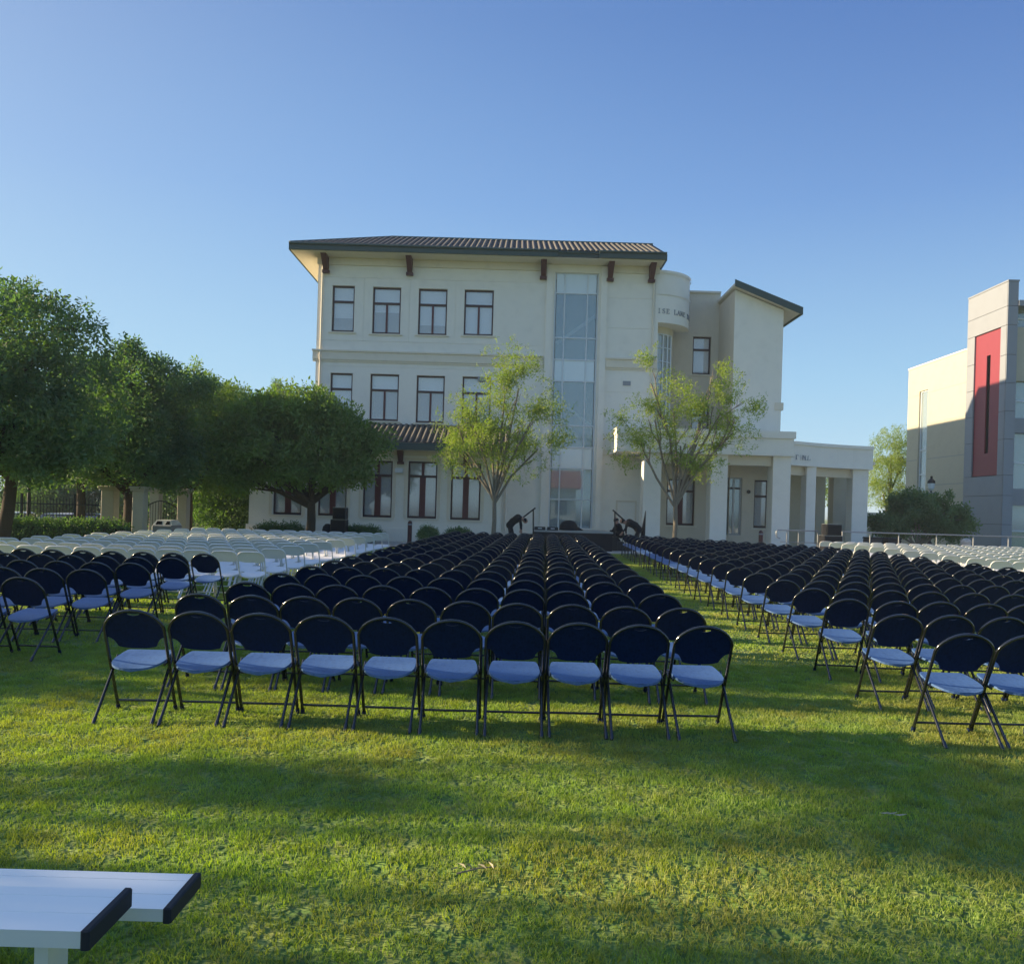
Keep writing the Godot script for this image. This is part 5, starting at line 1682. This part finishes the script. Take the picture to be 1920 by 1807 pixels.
func railing(xs: Array, d: float, label: String, loops: bool) -> void:
	var a := pt(xs[0], 1000, d).x
	var b := pt(xs[xs.size() - 1], 1000, d).x
	var o := thing("pipe_railing", label, "railing", Vector3(0, 0.03, -d))
	var m: Material = M.grey_metal
	var line := [Vector3(a, 1.04, 0), Vector3(b, 1.04, 0)]
	if loops:
		line = [Vector3(a + 0.16, 0.70, 0), Vector3(a + 0.03, 0.74, 0), Vector3(a, 0.85, 0), Vector3(a, 0.98, 0), Vector3(a + 0.06, 1.04, 0), Vector3(b, 1.04, 0)]
	part("rail", Shape.new().tube(line, [0.026], 8).mesh(m), o)
	part("rail", Shape.new().tube([Vector3(a + 0.16, 0.56, 0), Vector3(b, 0.56, 0)], [0.016], 8).mesh(m), o)
	for x in xs:
		if loops and x == xs[0]:
			continue
		part("post", Shape.new().tube([Vector3(pt(x, 1000, d).x, 0, 0), Vector3(pt(x, 1000, d).x, 1.04, 0)], [0.026], 8).mesh(m), o)

# ---------------------------------------------------------------- bench and litter
func make_bench() -> void:
	var o := thing("aluminium_bench", "ribbed aluminium bench of two planks with black rubber end caps on the grass", "bench", Vector3(0, 0, 0))
	var left := -3.1
	for q in [[0.41, -2.555, -2.300, -1.150, 0.048], [0.33, -2.850, -2.600, -1.045, 0.040]]:
		var top: float = q[0]
		var z0: float = q[1]
		var z1: float = q[2]
		var end: float = q[3]
		var t: float = q[4]
		var s := Shape.new()
		s.box(Vector3(left, top - t, z0), Vector3(end, top - 0.004, z1))
		var n := 5
		for k in n:
			var a := lerpf(z0, z1, float(k) / n)
			var c := lerpf(z0, z1, float(k + 1) / n)
			s.box(Vector3(left, top - 0.0039, a), Vector3(end, top - (0.0 if k % 2 == 0 else 0.0012), c))
		var plank := part("plank", s.mesh(M.aluminium), o)
		part("end_cap", Shape.new().soft_box(Vector3(end - 0.016, top - t - 0.003, z0 - 0.005), Vector3(end + 0.010, top + 0.006, z1 + 0.006), 0.005).mesh(M.rubber), plank)
	for x in [-1.33, -2.75]:
		var s := Shape.new()
		s.box(Vector3(x - 0.02, 0.0, -2.46), Vector3(x + 0.02, 0.361, -2.40))
		s.box(Vector3(x - 0.15, 0.0, -2.76), Vector3(x - 0.11, 0.289, -2.70))
		s.box(Vector3(x - 0.13, 0.0, -2.699), Vector3(x - 0.12, 0.03, -2.40))
		s.box(Vector3(x - 0.109, 0.0, -2.459), Vector3(x - 0.021, 0.03, -2.401))
		part("leg", s.mesh(M.aluminium), o)

func make_litter() -> void:
	var r := RandomNumberGenerator.new()
	r.seed = 9
	var a := pt(1665, 1543, 4.42)
	var s := Shape.new()
	for k in 5:
		leaf(s, Vector3((k - 2) * 0.022, 0.045 + r.randf() * 0.006, r.randf_range(-0.01, 0.01)), Vector3(r.randf_range(0.5, 1), 0.12, r.randf_range(-0.4, 0.4)).normalized(), Vector3(0.1, 0.3, 1).normalized(), 0.06, 0.022)
	solo("dry_leaves", s.mesh(M.straw), "pale curled dry leaves lying on the open grass", "leaves", Vector3(a.x, 0.0, a.z))
	var b := pt(895, 1653, 3.6)
	var tw := Shape.new()
	tw.tube([Vector3(-0.09, 0.035, 0.02), Vector3(0.0, 0.052, 0.0), Vector3(0.08, 0.045, -0.04)], [0.004, 0.0035, 0.002], 5)
	var twig := thing("fallen_twig", "small fallen twig with pale leaves on the shaded grass", "twig", Vector3(b.x, 0.0, b.z))
	part("stem", tw.mesh(M.pale_bark), twig)
	var ls := Shape.new()
	for k in 6:
		leaf(ls, Vector3(lerpf(-0.08, 0.07, k / 5.0), 0.05, 0.0), Vector3(r.randf_range(-1, 1), 0.25, r.randf_range(-1, 1)).normalized(), Vector3(0.2, 0.6, 0.7).normalized(), 0.05, 0.022)
	part("leaves", ls.mesh(M.straw), twig)

# ---------------------------------------------------------------- people
func capsule(p: Vector3, a: Vector3, b: Vector3, ra: float, rb: float) -> float:
	var ab := b - a
	var t := clampf((p - a).dot(ab) / maxf(ab.length_squared(), 1e-6), 0.0, 1.0)
	return p.distance_to(a + ab * t) - lerpf(ra, rb, t)

func person(label: String, at: Vector3, turn: float, j: Dictionary) -> void:
	# j: joints in the person's own axes, facing +x
	var o := thing("person", label, "person", at, turn, "people working at the stage")
	var bones := []
	bones.append([j.pelvis, j.waist, 0.155, 0.145])
	bones.append([j.waist, j.chest, 0.145, 0.165])
	bones.append([j.chest, j.neck, 0.15, 0.07])
	bones.append([j.neck, j.head, 0.06, 0.07])
	bones.append([j.head, j.head + (j.head - j.neck).normalized() * 0.06, 0.088, 0.098])
	for s in [0, 1]:
		var k := Vector3(0, 0, -1.0 if s == 0 else 1.0)
		var sh: Vector3 = j.chest.lerp(j.neck, 0.45) + k * 0.18
		var el: Vector3 = j.elbow[s]
		var ha: Vector3 = j.hand[s]
		bones.append([j.chest.lerp(j.neck, 0.4), sh, 0.09, 0.068])
		bones.append([sh, el, 0.062, 0.048]); bones.append([el, ha, 0.046, 0.032])
		bones.append([ha, ha + (ha - el).normalized() * 0.07, 0.030, 0.026])
		var hip: Vector3 = j.pelvis + k * 0.10
		var kn: Vector3 = j.knee[s]
		var an: Vector3 = j.ankle[s]
		bones.append([hip, kn, 0.098, 0.068]); bones.append([kn, an, 0.066, 0.046])
		bones.append([an + Vector3(-0.04, -0.03, 0), an + Vector3(0.17, -0.05, 0), 0.045, 0.036])
	var lo := Vector3.ONE * 99.0
	var hi := Vector3.ONE * -99.0
	for b in bones:
		for e in 2:
			var rad: float = b[2 + e] + 0.05
			lo = lo.min(b[e] - Vector3.ONE * rad); hi = hi.max(b[e] + Vector3.ONE * rad)
	var cell := 0.026
	var n := Vector3i(((hi - lo) / cell).ceil()) + Vector3i.ONE
	var field := PackedFloat32Array()
	field.resize(n.x * n.y * n.z)
	field.fill(0.4)
	for b in bones:
		var reach: float = maxf(b[2], b[3]) + 0.09
		var blo: Vector3 = (b[0] as Vector3).min(b[1]) - Vector3.ONE * reach
		var bhi: Vector3 = (b[0] as Vector3).max(b[1]) + Vector3.ONE * reach
		var i0 := Vector3i(((blo - lo) / cell).floor()).clamp(Vector3i.ZERO, n - Vector3i.ONE)
		var i1 := Vector3i(((bhi - lo) / cell).ceil()).clamp(Vector3i.ZERO, n - Vector3i.ONE)
		for z in range(i0.z, i1.z + 1):
			for y in range(i0.y, i1.y + 1):
				for x in range(i0.x, i1.x + 1):
					var d := capsule(lo + Vector3(x, y, z) * cell, b[0], b[1], b[2], b[3])
					var at_i := x + n.x * (y + n.y * z)
					var f := field[at_i]
					var h := maxf(0.03 - absf(f - d), 0.0)
					field[at_i] = minf(f, d) - h * h / 0.12
	# surface nets
	var index := {}
	var verts := []
	for z in n.z - 1:
		for y in n.y - 1:
			for x in n.x - 1:
				var sum := Vector3.ZERO
				var crossed := 0
				var v := []
				for c in 8:
					v.append(field[(x + (c & 1)) + n.x * ((y + ((c >> 1) & 1)) + n.y * (z + (c >> 2)))])
				for e in [[0, 1], [2, 3], [4, 5], [6, 7], [0, 2], [1, 3], [4, 6], [5, 7], [0, 4], [1, 5], [2, 6], [3, 7]]:
					var fa: float = v[e[0]]
					var fb: float = v[e[1]]
					if (fa < 0.0) != (fb < 0.0):
						var t := fa / (fa - fb)
						var A := Vector3(e[0] & 1, (e[0] >> 1) & 1, e[0] >> 2)
						var B := Vector3(e[1] & 1, (e[1] >> 1) & 1, e[1] >> 2)
						sum += A.lerp(B, t)
						crossed += 1
				if crossed > 0:
					index[Vector3i(x, y, z)] = verts.size()
					verts.append(lo + (Vector3(x, y, z) + sum / crossed) * cell)
	var clothes := Shape.new()
	var skin := Shape.new()
	var axes := [Vector3i(1, 0, 0), Vector3i(0, 1, 0), Vector3i(0, 0, 1)]
	for key: Vector3i in index:
		for ax in 3:
			var u: Vector3i = axes[(ax + 1) % 3]
			var w: Vector3i = axes[(ax + 2) % 3]
			var f0 := field[key.x + n.x * (key.y + n.y * key.z)]
			var k1: Vector3i = key + axes[ax]
			if k1.x >= n.x or k1.y >= n.y or k1.z >= n.z:
				continue
			var f1 := field[k1.x + n.x * (k1.y + n.y * k1.z)]
			if (f0 < 0.0) == (f1 < 0.0):
				continue
			if not (index.has(key - u) and index.has(key - w) and index.has(key - u - w)):
				continue
			var a: Vector3 = verts[index[key]]
			var b: Vector3 = verts[index[key - u]]
			var c: Vector3 = verts[index[key - u - w]]
			var d: Vector3 = verts[index[key - w]]
			var mid := (a + c) * 0.5
			var bare: bool = mid.distance_to(j.head) < 0.16 or mid.distance_to(j.hand[0]) < 0.08 or mid.distance_to(j.hand[1]) < 0.08
			var into := skin if bare else clothes
			if f0 < 0.0:
				into.quad(a, b, c, d)
			else:
				into.quad(d, c, b, a)
	# fingers, a thumb, nose and ears
	for s in 2:
		var ha: Vector3 = j.hand[s]
		var el: Vector3 = j.elbow[s]
		var along := (ha - el).normalized()
		var side := along.cross(Vector3(0.3, 0.2, 1.0)).normalized()
		var palm := side.cross(along).normalized()
		for k in 4:
			var base := ha + along * 0.07 + side * (k - 1.5) * 0.02
			var l: float = [0.062, 0.075, 0.070, 0.055][k]
			skin.tube([base - along * 0.02, base + along * l * 0.55, base + along * l * 0.9 + palm * l * 0.4], [0.0095, 0.009, 0.007], 6)
		skin.tube([ha + along * 0.02 + side * 0.025, ha + along * 0.05 + side * 0.055, ha + along * 0.085 + side * 0.055 + palm * 0.02], [0.011, 0.010, 0.008], 6)
	var up: Vector3 = (j.head - j.neck).normalized()
	var look: Vector3 = j.look.normalized()
	var ear := up.cross(look).normalized()
	var hc: Vector3 = j.head + up * 0.03
	skin.tube([hc + look * 0.09 + up * 0.02, hc + look * 0.118 - up * 0.015], [0.010, 0.016], 6)
	for s in [-1.0, 1.0]:
		skin.tube([hc + ear * s * 0.088 + up * 0.02, hc + ear * s * 0.098 - up * 0.02], [0.018, 0.012], 6)
	var body := ArrayMesh.new()
	clothes.add_to(body, M.cloth)
	skin.add_to(body, M.skin)
	part("body", body, o)
	# hair: a cap over the back and top of the head
	var hair := Shape.new()
	for a in 12:
		for b in 7:
			var quad := []
			for q in [[0, 0], [1, 0], [1, 1], [0, 1]]:
				var th: float = TAU * (a + q[0]) / 12.0
				var ph: float = PI * 0.60 * (b + q[1]) / 7.0
				var dir := up * cos(ph) + (look * cos(th) + ear * sin(th)) * sin(ph)
				var tilt := (dir - look * 0.42).normalized()
				quad.append(hc + tilt * 0.112)
			hair.quad(quad[0], quad[3], quad[2], quad[1])
	part("hair", hair.mesh(M.cloth), o)

func make_people() -> void:
	# bending towards the handrail on the gate side of the stage
	var a := pt(966, 990, 33.6)
	person("person in black bending over at the stage handrail by the wing side", Vector3(a.x, 0.03, a.z), 0.0, {
		"pelvis": Vector3(-0.22, 0.93, 0), "waist": Vector3(-0.10, 1.08, 0), "chest": Vector3(0.10, 1.22, 0), "neck": Vector3(0.27, 1.21, 0), "head": Vector3(0.36, 1.15, 0), "look": Vector3(0.6, -0.8, 0),
		"elbow": [Vector3(0.22, 0.96, -0.2), Vector3(0.24, 0.95, 0.22)], "hand": [Vector3(0.22, 0.72, -0.14), Vector3(0.26, 0.70, 0.16)],
		"knee": [Vector3(-0.08, 0.50, -0.12), Vector3(-0.18, 0.50, 0.13)], "ankle": [Vector3(-0.20, 0.085, -0.13), Vector3(-0.26, 0.085, 0.14)]})
	var b := pt(1186, 990, 33.9)
	person("person in dark clothes bending down and reaching beside the slim post", Vector3(b.x, 0.03, b.z), PI, {
		"pelvis": Vector3(-0.26, 0.88, 0), "waist": Vector3(-0.10, 1.06, 0), "chest": Vector3(0.13, 1.16, 0), "neck": Vector3(0.30, 1.17, 0), "head": Vector3(0.38, 1.20, 0), "look": Vector3(0.9, -0.4, 0),
		"elbow": [Vector3(0.30, 0.93, -0.22), Vector3(0.24, 0.90, 0.22)], "hand": [Vector3(0.45, 0.73, -0.16), Vector3(0.22, 0.64, 0.18)],
		"knee": [Vector3(-0.08, 0.47, -0.14), Vector3(-0.22, 0.46, 0.13)], "ankle": [Vector3(-0.22, 0.085, -0.14), Vector3(-0.32, 0.085, 0.14)]})
	var c := pt(1156, 990, 34.4)
	person("person in dark clothes crouching at the foot of the second handrail", Vector3(c.x + 0.08, 0.38, c.z), PI * 0.85, {
		"pelvis": Vector3(-0.12, 0.30, 0), "waist": Vector3(-0.06, 0.46, 0), "chest": Vector3(0.02, 0.62, 0), "neck": Vector3(0.07, 0.76, 0), "head": Vector3(0.10, 0.86, 0), "look": Vector3(0.9, -0.3, 0),
		"elbow": [Vector3(0.16, 0.46, -0.22), Vector3(0.16, 0.46, 0.22)], "hand": [Vector3(0.32, 0.38, -0.10), Vector3(0.32, 0.40, 0.10)],
		"knee": [Vector3(0.26, 0.42, -0.14), Vector3(0.26, 0.42, 0.14)], "ankle": [Vector3(0.02, 0.085, -0.13), Vector3(0.02, 0.085, 0.13)]})

func _ready() -> void:
	make_materials()
	make_view()
	make_ground()
	make_hall()
	make_right_building()
	print("buildings ", Time.get_ticks_msec())
	make_trees()
	print("trees ", Time.get_ticks_msec())
	make_boundary()
	make_opposite_side()
	make_forecourt()
	make_chairs()
	print("chairs ", Time.get_ticks_msec())
	make_bench()
	make_people()
	make_litter()
	make_grass()
	print("crown triangles ", triangles)
	print("done ", Time.get_ticks_msec())
